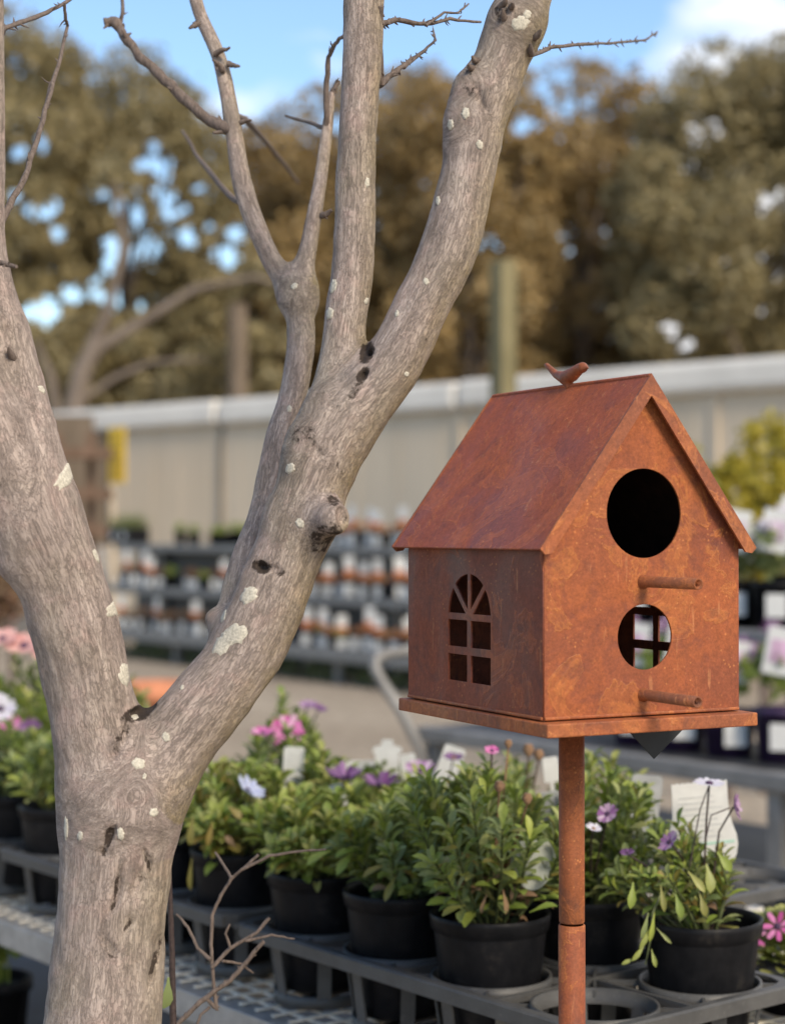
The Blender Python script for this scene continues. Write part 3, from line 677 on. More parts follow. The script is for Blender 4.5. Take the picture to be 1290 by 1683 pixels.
ch([(490, 485, 21, 1.76), (460, 452, 17, 1.77), (425, 380, 16.5, 1.78), (398, 300, 16, 1.79), (382, 200, 14, 1.8), (362, 100, 12, 1.81), (328, 20, 11, 1.82), (310, -60, 10, 1.82)], 6)
ch([(490, 490, 19, 1.76), (508, 400, 14.5, 1.77), (526, 300, 11, 1.78), (537, 220, 10, 1.79), (545, 155, 6, 1.8)], 7)
# cut stub, swollen collar, small knots
ch([(495, 852, 46, 1.55), (525, 851, 33, 1.53), (548, 851, 28, 1.507)], 8)
ch([(352, 1018, 14, 1.58), (380, 1040, 30, 1.57)], 8)
for (u, v, r, y) in ((535, 690, 36, 1.545), (512, 735, 34, 1.545), (774, 150, 32, 1.545), (764, 205, 32, 1.545), (846, 30, 36, 1.54)):
    ch([(u, v, r*.85, y), (u+5, v+14, r, y+.004)], 3)
def cutat(u, v, ru, rv, dep, k=.006, ang=0.0, y=None):
    """carve an ellipsoid hollow centred on the bark surface"""
    h = ray_hit(u, v); c = np.array(h); yy = c[1]
    a = np.array([math.cos(ang), 0, -math.sin(ang)])/px(ru, yy); b = np.array([math.sin(ang), 0, math.cos(ang)])/px(rv, yy); d = np.array([0, 1, 0])/dep
    S.cut.append((c, np.stack([a, d, b], 1), k))
def ray_hit(u, v):
    o = np.array((0, 0, CAMZ)); d = np.array(P(u, v, 1.0))-o; d /= np.linalg.norm(d); t = 1.30
    for _ in range(60):
        s = float(S.dist((o+d*t)[None], .022)[0]); t += s*.95
        if s < 4e-4: break
    return Vector(o+d*t)
CUTS = [(430, 931, 11, 7, .010, .3), (450, 935, 10, 5, .004, .3), (230, 1171, 16, 7, .012, -.2), (246, 1160, 9, 5, .010, -.5), (205, 1210, 5, 12, .004, .3), (192, 1238, 4, 9, .003, .5), (181, 1372, 7, 17, .009, .25), (170, 1398, 6, 6, .006, 0), (193, 1455, 4, 24, .005, .1), (186, 1490, 3, 14, .004, .4),
        (233, 1452, 5, 18, .004, -.4), (228, 1462, 9, 14, .0025, -.3), (243, 1415, 2.5, 20, .004, -.25), (212, 1515, 4, 12, .003, .45), (257, 1570, 4, 34, .006, .25), (248, 1610, 3, 20, .004, .2), (182, 1560, 4, 22, .003, -.7), (603, 578, 6, 14, .012, .2), (598, 615, 6, 9, .008, .5),
        (543, 822, 8, 5, .004, .6), (520, 742, 14, 7, .003, .8), (790, 160, 4, 26, .004, -.4)]
rj = random.Random(17); C2 = []
for c in CUTS:
    if c[3] < 11: C2.append(c); continue
    k = max(3, int(c[3]/5)); a = c[5]
    for i in range(k):
        f = (i+.5)/k*2-1; l_ = rj.uniform(-1, 1)*c[2]*.9; w_ = 1.15-abs(f)*.7
        C2.append((c[0]+math.sin(a)*f*c[3]+math.cos(a)*l_, c[1]-math.cos(a)*f*c[3]+math.sin(a)*l_, max(2.2, c[2]*.75*w_), c[3]/k*rj.uniform(1.0, 1.7), c[4]*rj.uniform(.6, 1.1)*w_, a+rj.uniform(-.35, .35)))
hits = [(c, ray_hit(c[0], c[1])) for c in C2]
for c, h in hits:
    a = c[5]; yy = h.y
    A_ = np.array([math.cos(a), 0, -math.sin(a)])/px(c[2], yy); B_ = np.array([math.sin(a), 0, math.cos(a)])/px(c[3], yy)
    S.cut.append((np.array(h), np.stack([A_, np.array([0, 1, 0])/c[4], B_], 1), .004))
ax_ = Vector((.80, -.58, .06)).normalized(); e1 = ax_.cross(Vector((0, 0, 1))).normalized(); e2 = ax_.cross(e1); q_ = P(548, 851, 1.507)+ax_*px(26, 1.507)
S.cut.append((np.array(q_), np.stack([np.array(ax_)/px(17, 1.5), np.array(e1)/px(18, 1.5), np.array(e2)/px(22, 1.5)], 1), .002))
V, Fq = S.mesh(0.0024, .022)
N = len(V); best = np.full(N, 1e9); bc = np.zeros((N, 3)); moss = np.zeros(N); rad = np.zeros(N); wsum = np.zeros(N)
for g in S.seg:
    d, h = Solid.dseg(V, g); m = d < best; best[m] = d[m]; rad[m] = (g[2]+(g[3]-g[2])*h)[m]
    q = V-(g[0]+(g[1]-g[0])*h[:, None]); co = np.stack([q@g[7], q@g[8], (g[5]+g[6]*h)*.17+g[4]*.02], 1)
    if g[4] < 8: w = np.exp(-np.clip(d+.004, 0, .2)/.0025)+1e-12; bc += co*w[:, None]; wsum += w
    if g[4] >= 3: 
        mo = np.clip((q[:, 0]*.8-q[:, 2]*.5)/g[2], 0, 1)**1.5; moss[m] = mo[m]
    else:
        mo = np.clip((q[:, 0])/g[2]-.55, 0, 1)*.9*(V[:, 2] < 1.02); moss[m] = mo[m]
bc /= wsum[:, None]; stain = np.zeros(N)
STAINS = [(230, 1170, 23, 12, -.3, 1.0), (248, 1158, 13, 9, -.5, 1.0), (200, 1215, 10, 30, .35, .65), (430, 931, 17, 11, .3, 1.0), (455, 938, 22, 9, .4, .55), (181, 1374, 8, 18, .25, .85), (171, 1400, 7, 7, 0, .7), (192, 1458, 4, 24, .15, .7), (187, 1488, 3.5, 13, .4, .65), (232, 1450, 9, 20, -.3, .42), (243, 1417, 3, 22, -.25, .7), (212, 1518, 4, 14, .45, .6), (257, 1572, 4.5, 34, .25, .8), (602, 580, 12, 22, .2, .95), (597, 617, 9, 16, .5, .9), (585, 640, 8, 30, .6, .6),
          (540, 885, 40, 26, -.4, .62), (500, 715, 30, 26, 0, .5), (540, 760, 34, 14, .9, .4), (775, 140, 14, 34, -.3, .45), (545, 822, 14, 9, .5, .8), (550, 665, 26, 24, 0, .3), (825, 20, 16, 20, 0, .6), (182, 1562, 8, 30, -.7, .4), (564, 853, 9, 16, 0, .5), (300, 1360, 5, 8, 0, .4), (120, 1015, 7, 6, 0, .45), (70, 930, 7, 8, 0, .4), (420, 1100, 6, 5, 0, .4), (700, 560, 6, 6, 0, .45), (140, 1090, 8, 5, 0, .5), (135, 945, 8, 8, 0, .45), (55, 820, 16, 60, -.4, .35), (550, 500, 10, 10, 0, .4)]
for (u, v, ru, rv, a, s) in STAINS:
    h = ray_hit(u, v); dx = V[:, 0]-h.x; dz = V[:, 2]-h.z; yy = h.y
    e = ((dx*math.cos(a)-dz*math.sin(a))/px(ru, yy))**2+((dx*math.sin(a)+dz*math.cos(a))/px(rv, yy))**2
    stain = np.maximum(stain, s*np.clip(1.35-e*.8, 0, 1)*(np.abs(V[:, 1]-h.y) < .05))
# uneven bark surface
off = np.array([mnoise.noise(Vector(p)*26)*.0022+mnoise.noise(Vector(p)*70)*.0009 for p in V])
me = np_mesh('trunk', V-np.array(tree_base), Fq, ['bark'])
nrm = np.zeros(N*3, np.float32); me.vertices.foreach_get('normal', nrm); nrm = nrm.reshape(-1, 3)
amp = np.clip(rad/.034, .12, 1)
me.vertices.foreach_set('co', (V-np.array(tree_base)+nrm*(off*amp)[:, None]).astype(np.float32).ravel()); me.update()
me.attributes.new('barkco', 'FLOAT_VECTOR', 'POINT').data.foreach_set('vector', bc.astype(np.float32).ravel())
me.attributes.new('stain', 'FLOAT', 'POINT').data.foreach_set('value', stain.astype(np.float32))
me.attributes.new('moss', 'FLOAT', 'POINT').data.foreach_set('value', moss.astype(np.float32))
trunk = bpy.data.objects.new('trunk', me); COL.objects.link(trunk); trunk.parent = bare
# lichen: thin raised crusts lying on the bark
rg = random.Random(12)
LICH = [(384, 1043, 24, 20), (364, 1058, 19, 17), (408, 978, 16, 15), (493, 860, 8, 9), (206, 1108, 8, 18), (228, 1255, 11, 11), (273, 1211, 7, 9), (253, 1335, 7, 9), (132, 1374, 6, 9), (199, 1371, 7, 11), (238, 1276, 4, 5), (222, 1177, 6, 6), (188, 1000, 5, 12), (115, 778, 5, 22), (765, 186, 8, 10), (788, 238, 6, 9), (547, 470, 6, 13), (542, 515, 6, 12), (603, 495, 4, 6), (478, 770, 9, 10), (368, 1012, 7, 9), (855, 38, 16, 14), (866, 24, 8, 8), (700, 462, 5, 7), (720, 330, 4, 8), (668, 615, 4, 5), (476, 672, 5, 6), (484, 470, 6, 6), (107, 1362, 4, 22), (604, 300, 4, 10), (740, 205, 6, 9), (158, 914, 5, 8), (70, 640, 4, 6), (300, 1130, 4, 4), (652, 515, 4, 6)]
for (u, v, ru, rv) in LICH:
    h = ray_hit(u, v)
    if h.y > 1.9: continue
    e = 1e-3; g_ = lambda d: float(S.dist((np.array(h)+d)[None], .022)[0])
    n = Vector((g_(np.array([e, 0, 0]))-g_(np.array([-e, 0, 0])), g_(np.array([0, e, 0]))-g_(np.array([0, -e, 0])), g_(np.array([0, 0, e]))-g_(np.array([0, 0, -e])))).normalized()
    X = Vector((1, 0, 0)); X = (X-n*X.dot(n)).normalized(); Y = n.cross(X); 
    if Y.z < 0: Y = -Y
    rr = [rg.uniform(.8, 1.15) for _ in range(7)]
    def pt(f, a, lift):
        w = .92+.10*math.sin(2*a+u)+.07*math.sin(5*a+v)+.07*math.sin(8*a+u*v)+.05*math.sin(11*a+v)
        q = np.array(h+X*(px(ru, h.y)*f*w*math.cos(a)/max(.35, abs(X.x)))+Y*(px(rv, h.y)*f*w*math.sin(a)/max(.35, abs(Y.z)))) 
        d = float(S.dist(q[None], .022)[0]); d = max(-.02, min(.02, d))
        o_ = (mnoise.noise(Vector(q)*26)*.0022+mnoise.noise(Vector(q)*70)*.0009)*.85
        return Vector(q)-n*d+n*(lift+o_)
    vs_ = [pt(0, 0, .0005)]; K = 26
    for f, l_ in ((.5, .0005), (.93, .0004), (1.0, -.0007)): vs_ += [pt(f, 2*math.pi*k/K, l_) for k in range(K)]
    fs_ = [(0, 1+k, 1+(k+1) % K) for k in range(K)]+[(1+r*K+k, 1+(r+1)*K+k, 1+(r+1)*K+(k+1) % K, 1+r*K+(k+1) % K) for r in (0, 1) for k in range(K)]
    m = MB(); m.add(vs_, fs_, 0, True); m.build('lichen_patch', 'lichen', bare)
# thin branches and thorny twigs: (polyline u,v; radii px; depth)
def twig(pts, r0, r1, y0, y1, seed, spur=True, parent=None, mat='twig_bark', name='twig', spl=14, dens=26):
    rg = random.Random(seed); m = MB(); n = len(pts); P3 = []
    for i, (u, v) in enumerate(pts): P3.append(P(u, v, y0+(y1-y0)*i/(n-1)))
    q = []; rr = []
    for i in range(n-1):
        for j in range(4):
            t = j/4; p = P3[i].lerp(P3[i+1], t); p += Vector((rg.gauss(0, 1), rg.gauss(0, 1), rg.gauss(0, 1)))*px(r0*.12, y0); q.append(p); f = (i+t)/(n-1); rr.append(px(r0+(r1-r0)*f, y0)*rg.uniform(.9, 1.12))
    q.append(P3[-1]); rr.append(px(r1, y0)); m.tube(q, rr, 7)
    if spur:
        ln = sum((a-b).length for a, b in zip(P3, P3[1:])); k = max(2, int(ln/px(dens, y0)))
        for i in range(k):
            f = rg.uniform(.05, .98)*(len(q)-1); i0 = int(f); p = q[i0].lerp(q[i0+1], f-i0); d = (q[i0+1]-q[i0]).normalized()
            s = d.cross(Vector((rg.gauss(0, 1), rg.gauss(0, 1), rg.gauss(0, 1)))).normalized()
            l_ = px(rg.uniform(.5, 1.3)*spl, y0); r_ = max(rr[i0]*.55, px(1.6, y0)); m.tube([p, p+s*l_*.6+d*l_*.35, p+s*l_+d*l_*.8], [r_, r_*.75, r_*.25], 5)
    return m.build(name, mat, parent or bare)
twig([(378, 215), (340, 195), (300, 160), (262, 122), (230, 92), (205, 62), (197, 42)], 10, 7, 1.795, 1.86, 1, name='branch', dens=60)
twig([(200, 48), (188, 34), (172, 37)], 9, 8, 1.86, 1.86, 2, spl=12, dens=8)
twig([(196, 44), (203, 20), (200, -20)], 4, 2.5, 1.86, 1.87, 3)
for (u, v, du, dv) in ((368, 118, -18, -20), (352, 90, 26, -12), (325, 40, -14, 6), (383, 205, 30, -8), (378, 212, -28, 6), (376, 105, 18, 4)):
    twig([(u, v), (u+du*.5, v+dv*.6), (u+du, v+dv)], 6, 2, 1.80, 1.79, u, False)
twig([(543, 170), (548, 150), (556, 132)], 6, 4, 1.8, 1.8, 21); twig([(537, 220), (536, 150), (540, 95), (550, 72), (566, 58)], 5, 3, 1.79, 1.75, 22, dens=40)
twig([(522, 352), (532, 354), (545, 345)], 8, 3, 1.775, 1.765, 23, True, dens=12)
twig([(622, 40), (652, 33), (700, 40), (740, 32), (790, 36)], 5, 2.2, 1.58, 1.68, 31, dens=11, spl=9)
twig([(622, 140), (650, 118), (676, 98), (700, 82)], 6, 2.6, 1.58, 1.68, 32, dens=14, spl=10)
twig([(626, 10), (622, 60), (628, 140)], 6, 5, 1.56, 1.58, 33, dens=14, spl=9)
twig([(664, 112), (690, 88), (716, 66), (712, 50)], 3, 1.6, 1.63, 1.7, 34, dens=14, spl=8)
twig([(700, 42), (730, 20), (752, 22), (770, 6)], 2.6, 1.4, 1.62, 1.7, 35, dens=12, spl=8)
twig([(872, 92), (905, 78), (945, 73), (1000, 72), (1060, 66), (1080, 52)], 4, 1.6, 1.56, 1.95, 36, dens=16, spl=9)
twig([(-14, 58), (20, 42), (70, 25), (100, 8), (140, -15)], 5, 3, 1.5, 1.76, 41, dens=30)
twig([(106, 4), (108, 30), (112, 42)], 3, 2.5, 1.70, 1.72, 42)
twig([(-14, 395), (12, 345), (40, 295), (62, 230), (80, 165), (95, 110), (112, 42)], 7, 3, 1.5, 1.74, 43, dens=60)
twig([(76, 178), (84, 135)], 4, 2.5, 1.67, 1.68, 44, dens=20)
twig([(412, 345), (375, 320), (330, 265), (300, 215)], 7, 3, 1.785, 2.3, 45, False)
twig([(539, 212), (510, 203), (470, 190)], 4, 2.5, 1.79, 2.0, 46, False)
twig([(384, 190), (405, 197), (440, 235), (490, 300)], 7, 4, 1.80, 2.6, 47, False)
twig([(0, 432), (14, 436), (28, 438)], 5, 3, 1.45, 1.44, 48, dens=8, spl=8)
for i, (u, v) in enumerate(((775, 112), (783, 100), (872, 85), (880, 60), (840, 12), (826, 8), (20, 585), (700, 605), (828, 30))):
    h = ray_hit(u, v); m = MB(); rg = random.Random(i+90); n = Vector((rg.uniform(-.6, .6), -.8, rg.uniform(-.2, .5))).normalized()
    m.tube([h-n*.004, h+n*.004, h+n*.008+Vector((0, 0, .003))], [.0035, .0028, .001], 6); m.build('bud', 'twig_bark', bare)

# small bare sapling in front of the bench
sp_base = Vector((P(284, 1680, 1.82).x, 1.82, 0)); sap = thing('bare_sapling', sp_base, 'thin leafless brown sapling growing in front of the mesh bench', 'plant')
for i, (pts, r0, r1) in enumerate([([(284, 3000), (300, 2200), (286, 1690), (329, 1646), (378, 1612), (403, 1584), (434, 1547)], 5, 3.6), ([(340, 1640), (357, 1661), (349, 1590), (347, 1553), (349, 1503), (363, 1472), (381, 1444), (425, 1405)], 3.4, 2.6), ([(381, 1444), (370, 1425), (354, 1401)], 2.8, 2.0),
     ([(397, 1430), (443, 1407), (490, 1399), (536, 1396)], 3.0, 1.6), ([(349, 1590), (378, 1559), (422, 1533), (443, 1509)], 3.6, 3.0), ([(347, 1578), (326, 1559), (310, 1525), (290, 1503)], 3.4, 2.0), ([(378, 1556), (371, 1534), (378, 1519)], 2.4, 1.8),
     ([(403, 1547), (447, 1537), (484, 1543)], 2.6, 1.6), ([(366, 1579), (397, 1584), (416, 1599)], 2.6, 1.6), ([(345, 1655), (330, 1668), (322, 1690)], 2.6, 2)]):
    twig(pts, r0, r1, 1.82, 1.82+.015*(i % 3), 60+i, i in (0, 1), sap, name='twig', spl=7, dens=70)
dk = MB(); dk.tube([(P(284, 1690, 1.72).x, 1.72, 0), P(285, 1680, 1.72), P(283, 1560, 1.72), P(279, 1440, 1.72)], [.004, .0035, .003, .0022], 7)
st = thing('dead_stem', (P(284, 1690, 1.72).x, 1.72, 0), 'upright dark brown stem rising right beside the tree trunk', 'plant'); dk.build('stem', 'stem_dark', st)
DEADLEAF = st

# ---------------------------------------------------------------- birdhouse
HW, HD = 0.2, 0.2387; YAW = 0.4743
house = thing('birdhouse', (0.125, 1.4789, CAMZ-0.1556), 'rusty metal gabled birdhouse with two round holes on a rusty pole', 'birdhouse', rotz=YAW); house['_local'] = 1
HM = Matrix.Translation(house.location) @ Matrix.Rotation(YAW, 4, 'Z'); HI = HM.inverted()
def hit_local(u, v, axis, val):
    o = HI @ Vector((0, 0, CAMZ)); d = (HI @ P(u, v, 1.0))-o; t = (val-o[axis])/d[axis]; return o+d*t
th = .0016; RZ, RX, RY, RB, EL = .2899, .0105, .0105, .0138, .1419
slope = (RZ-EL)/(HW/2+RX); wall_h = EL+RX*slope-.003; apex = wall_h+HW/2*slope
R1, R2 = .0385, .0282
c1, c2 = (HW/2, .172), (HW/2+.0006, .0665)
fw = plate('front_wall', [(0, 0), (HW, 0), (HW, wall_h), (HW/2, apex), (0, wall_h)], [circle(*c1, R1, 72), circle(*c2, R2, 64)], th, 'rust_front', house, frame((0, 0, 0), (1, 0, 0), (0, 0, 1)), .0003)
def fan(cx, cy, r, g):
    out = []
    for k in range(4):
        a0, a1 = math.pi*k/4, math.pi*(k+1)/4; am = (a0+a1)/2
        g0 = g/2
        p0 = Vector((math.cos(am), math.sin(am)))*(g0/math.sin(math.pi/8))
        e0 = a0+math.asin(min(.9, g0/r)); e1 = a1-math.asin(min(.9, g0/r))
        poly = [(cx+p0.x, cy+p0.y)]+[(cx+r*math.cos(e0+(e1-e0)*i/8), cy+r*math.sin(e0+(e1-e0)*i/8)) for i in range(9)]
        out.append(poly)
    return out
def rect(a, b, c, d): return [(a, b), (c, b), (c, d), (a, d)]
def win_holes(b0, b1, y0, r1, r2, gap, flip=False):
    """arched 2-column window: four fan panes over two rows of two panes"""
    w = b1-b0; mid = (b0+b1)/2; pw = (w-gap)/2; ph = r1; hs = []
    for row in range(2):
        yb = y0+row*(ph+gap)
        hs += [rect(b0, yb, b0+pw, yb+ph), rect(b1-pw, yb, b1, yb+ph)]
    hs += fan(mid, y0+2*(ph+gap)-gap*.5+gap*.0, w/2, gap*.72)
    return hs
pA = hit_local(738, 1117, 0, 0); pB = hit_local(808, 1121, 0, 0); pT = hit_local(772, 957, 0, 0); pr = hit_local(772, 1078, 0, 0)
b1_, b0_ = pA.y, pB.y; y0 = pA.z
lw = plate('side_wall', [(0, 0), (HD, 0), (HD, wall_h), (0, wall_h)], win_holes(b0_, b1_, y0, .0245, 0, .0064), th, 'rust_side', house, frame((0, 0, 0), (0, 1, 0), (0, 0, 1)), .0003)
rw = plate('side_wall', [(0, 0), (HD, 0), (HD, wall_h), (0, wall_h)], win_holes(.085, .158, y0-.001, .0245, 0, .0078), th, 'rust_side', house, frame((HW, 0, 0), (0, 1, 0), (0, 0, 1)), .0003)
plate('back_wall', [(0, 0), (HW, 0), (HW, wall_h), (HW/2, apex), (0, wall_h)], [], th, 'rust_side', house, frame((0, HD, 0), (1, 0, 0), (0, 0, 1)))
print('WINDOW', b0_, b1_, y0, pT.z)
m = MB(); m.box((HW/2, HD/2, .1305), (HW-.004, HD-.004, .0015)); m.build('inner_floor', 'rust_inside_shade', house)
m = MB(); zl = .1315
m.add([(.004, .003, zl), (HW-.004, .003, zl), (HW-.004, HD-.003, zl), (.004, HD-.003, zl), (.004, .003, wall_h-.003), (HW-.004, .003, wall_h-.003), (HW-.004, HD-.003, wall_h-.003), (.004, HD-.003, wall_h-.003), (HW/2, .003, apex-.005), (HW/2, HD-.003, apex-.005)], [(0, 1, 2, 3), (0, 3, 7, 4), (1, 5, 6, 2), (4, 7, 9, 8), (5, 8, 9, 6), (3, 2, 6, 9, 7)]); m.build('shade_liner', 'rust_inside_shade', house)  # added near-black liner, makes the upper hole read as unlit
m = MB(); m.box((HW/2, HD/2, .0012), (HW-.004, HD-.004, .0015)); m.build('inner_floor', 'rust_inside_shade', house)
# roof slopes with folded front and back lips
ur = Vector((HW/2+RX, 0, RZ-EL)).normalized()
for sgn in (-1, 1):
    ed = Vector((HW/2+sgn*(HW/2+RX), 0, EL)); tp_ = Vector((HW/2, 0, RZ)); X = (tp_-ed).normalized(); ln = (tp_-ed).length; n = Vector((-X.z*1, 0, X.x)) if sgn < 0 else Vector((X.z, 0, -X.x))*-1
    if n.z < 0: n = -n
    m = MB(); my = (HD+RB-RY)/2
    m.box(ed+X*(ln/2)+Vector((0, my, 0))-n*.001, (ln, HD+RB+RY, .002), X, (0, 1, 0), bev=.0007)
    ro = m.build('roof_slope', 'rust_roof', house)
    for yy in (-RY-.0008, HD+RB+.0008):
        m = MB(); y_ = Vector((0, yy, 0)); w_ = .0108
        cut = w_*abs(n.x)/max(.2, abs(X.x))
        pts = [ed+n*.0006+X*0, ed-n*w_*.55-X*.001, ed-n*w_+X*.004, Vector((HW/2, 0, RZ-w_/abs(n.z))), Vector((HW/2, 0, RZ+.0008))]
        vs_ = [p+y_-Vector((0, .0012, 0)) for p in pts]+[p+y_+Vector((0, .0012, 0)) for p in pts]; k = len(pts)
        fs_ = [tuple(range(k)), tuple(range(2*k-1, k-1, -1))]+[(i, (i+1) % k, (i+1) % k+k, i+k) for i in range(k)]
        m.add(vs_, fs_); m.build('roof_lip', 'rust_edge', ro)
m = MB(); m.tube([(HW/2, -RY, RZ-.0008), (HW/2, HD/2, RZ-.0004), (HW/2, HD+RB, RZ-.0008)], .0018, 8); m.build('ridge', 'rust_roof', house)
m = MB(); bx, by, bt = .0078, .0179, .0115
m.box((HW/2, (HD+bx-by)/2, -bt/2-.0012), (HW+2*bx, HD+bx+by, bt), bev=.0012); bd = m.build('base_board', 'rust_edge', house)
m = MB()
for c, d in (((HW/2, -.0012, .0014), (HW, .0028, .0028)), ((-.0012, HD/2, .0014), (.0028, HD, .0028))): m.box(c, d, bev=.0009)
tag(m.build('weld_seam', 'rust_edge', house), kind='stuff')
for hz, ln in ((.1127, .0783), (.0164, .0770)):
    m = MB(); ro_, ri_ = .0048, .0034; n = 20; vs_ = []; prof = [(ro_*1.25, -.0008), (ro_*1.25, -.0022), (ro_, -.0034), (ro_, -ln), (ri_, -ln), (ri_, -ln*.35), (.0001, -ln*.35)]
    for r_, y_ in prof:
        for k in range(n): a = 2*math.pi*k/n; vs_.append((HW/2-.001+r_*math.cos(a), y_, hz+.001+r_*math.sin(a)+.0 if True else 0))
    m.add(vs_, [(i*n+k, i*n+(k+1) % n, (i+1)*n+(k+1) % n, (i+1)*n+k) for i in range(len(prof)-1) for k in range(n)], 0, True); pc = m.build('perch', 'rust_pole', house)
    m = MB(); vs_ = [(HW/2-.001+.0033*math.cos(2*math.pi*k/n), -ln*.9, hz+.001+.0033*math.sin(2*math.pi*k/n)) for k in range(n)]; m.add(vs_, [tuple(range(n))]); m.build('bore_shade', 'rust_inside_shade', pc)  # dark disc across the open tube stands for the shade inside it
# pole in two lengths with a sleeve joint
pc_ = HI @ Vector((P(939, 1300, 1.63).x, 1.63, 1.0)); zj = (HI @ P(938, 1515, 1.63)).z; zg = -house.location.z
m = MB(); m.lathe([(.0001, -.0128), (.0118, -.0128), (.0118, zj+.0008), (.0112, zj-.0004), (.0105, zj-.0004)], c=(pc_.x, pc_.y, 0), n=28); po = m.build('pole', 'rust_pole', house)
m = MB(); m.lathe([(.0105, zj-.0022), (.0114, zj-.0022), (.0123, zj-.0034), (.0121, zj-.30), (.0121, zg), (.0001, zg)], c=(pc_.x, pc_.y, 0), n=28); m.build('lower_pole', 'rust_front', house)
# welded ornament bird on the ridge
q0 = hit_local(932, 634, 0, HW/2); by_ = q0.y
SB = Solid()
def bp(u, v, dx=0.0):
    w = hit_local(u, v, 0, HW/2); return Vector((HW/2+dx, w.y, w.z))
k_ = (bp(932, 600)-bp(932, 640)).length/40
sb = [(898, 600, 4.0), (914, 616, 6.5), (928, 621, 11), (940, 616, 11.5), (952, 606, 8.8), (957, 604, 8.2)]
SB.chain([bp(u, v) for u, v, r in sb], [r*k_ for u, v, r in sb], 0)
SB.chain([bp(957, 604), bp(966, 604.5)], [5*k_, 1.6*k_], 0); SB.chain([bp(931, 624), bp(934, 636)], [8*k_, 6*k_], 0)
V2, F2 = SB.mesh(.0011, .004); me = np_mesh('bird_ornament', V2, F2, ['rust_edge']); bo = bpy.data.objects.new('bird_ornament', me); COL.objects.link(bo); bo.parent = house
# dark hang tag under the base
tg = thing('hang_tag', P(1075, 1205, 1.66), 'dark diamond cornered hang tag dangling under the birdhouse base', 'tag')
a = P(1075, 1205, 1.66); m = MB(); s_ = px(50, 1.66); X = Vector((.72, .2, .68)); Y = Vector((-.68, -.1, .72)); m.box(a+Vector((0, 0, .006)), (s_*1.5, s_*1.5, .0012), X, (Y-X.normalized()*Y.dot(X.normalized())), bev=.0004); m.build('card', 'tag_black', tg)
m = MB(); m.tube([a+Vector((0, 0, .02)), a+Vector((.002, -.003, .03)), a+Vector((0, -.01, .045))], .0006, 5); m.build('string', 'stem_dark', tg)

# ---------------------------------------------------------------- galvanised mesh bench
bench = thing('mesh_bench', T(.6, 0), 'galvanised mesh topped bench carrying the black pot trays', 'bench')
s_min, s_max, bwid = -.04, 2.6, .98
m = MB(); wz = BENCH
nb = 0; b = .030
while b < bwid: m.box(T((s_min+s_max)/2, b, wz-.0012), (s_max-s_min, .0058, .0022), AX, BX); b += .031
s_ = s_min
while s_ < s_max: m.box(T(s_, bwid/2, wz+.0008), (.0058, bwid, .0022), AX, BX); s_ += .036
tag(m.build('mesh_top', 'mesh_wire', bench), kind='stuff')
for b, w in ((.004, .034), (bwid, .03)):
    m = MB(); m.box(T((s_min+s_max)/2, b, wz-.004), (s_max-s_min, w, .003), AX, BX, bev=.001); m.box(T((s_min+s_max)/2, b-.0165 if b < .1 else b+.014, wz-.021), (s_max-s_min, .003, .037), AX, BX, bev=.001); m.build('edge_rail', 'galvanised', bench)
for s_ in (-.01, .75, 1.52, 2.26):
    m = MB(); m.box(T(s_, bwid/2, wz-.026), (.03, bwid-.05, .03), AX, BX); m.build('cross_beam', 'galvanised', bench)
    for b in (.03, bwid-.03):
        m = MB(); m.box(T(s_, b, (wz-.042)/2), (.04, .04, wz-.042), AX, BX, bev=.003); m.build('leg', 'frame_grey', bench)
m = MB(); m.box(T(1.2, .49, .40), (2.85, .92, .015), AX, BX); m.build('lower_shelf', 'frame_dark', bench)
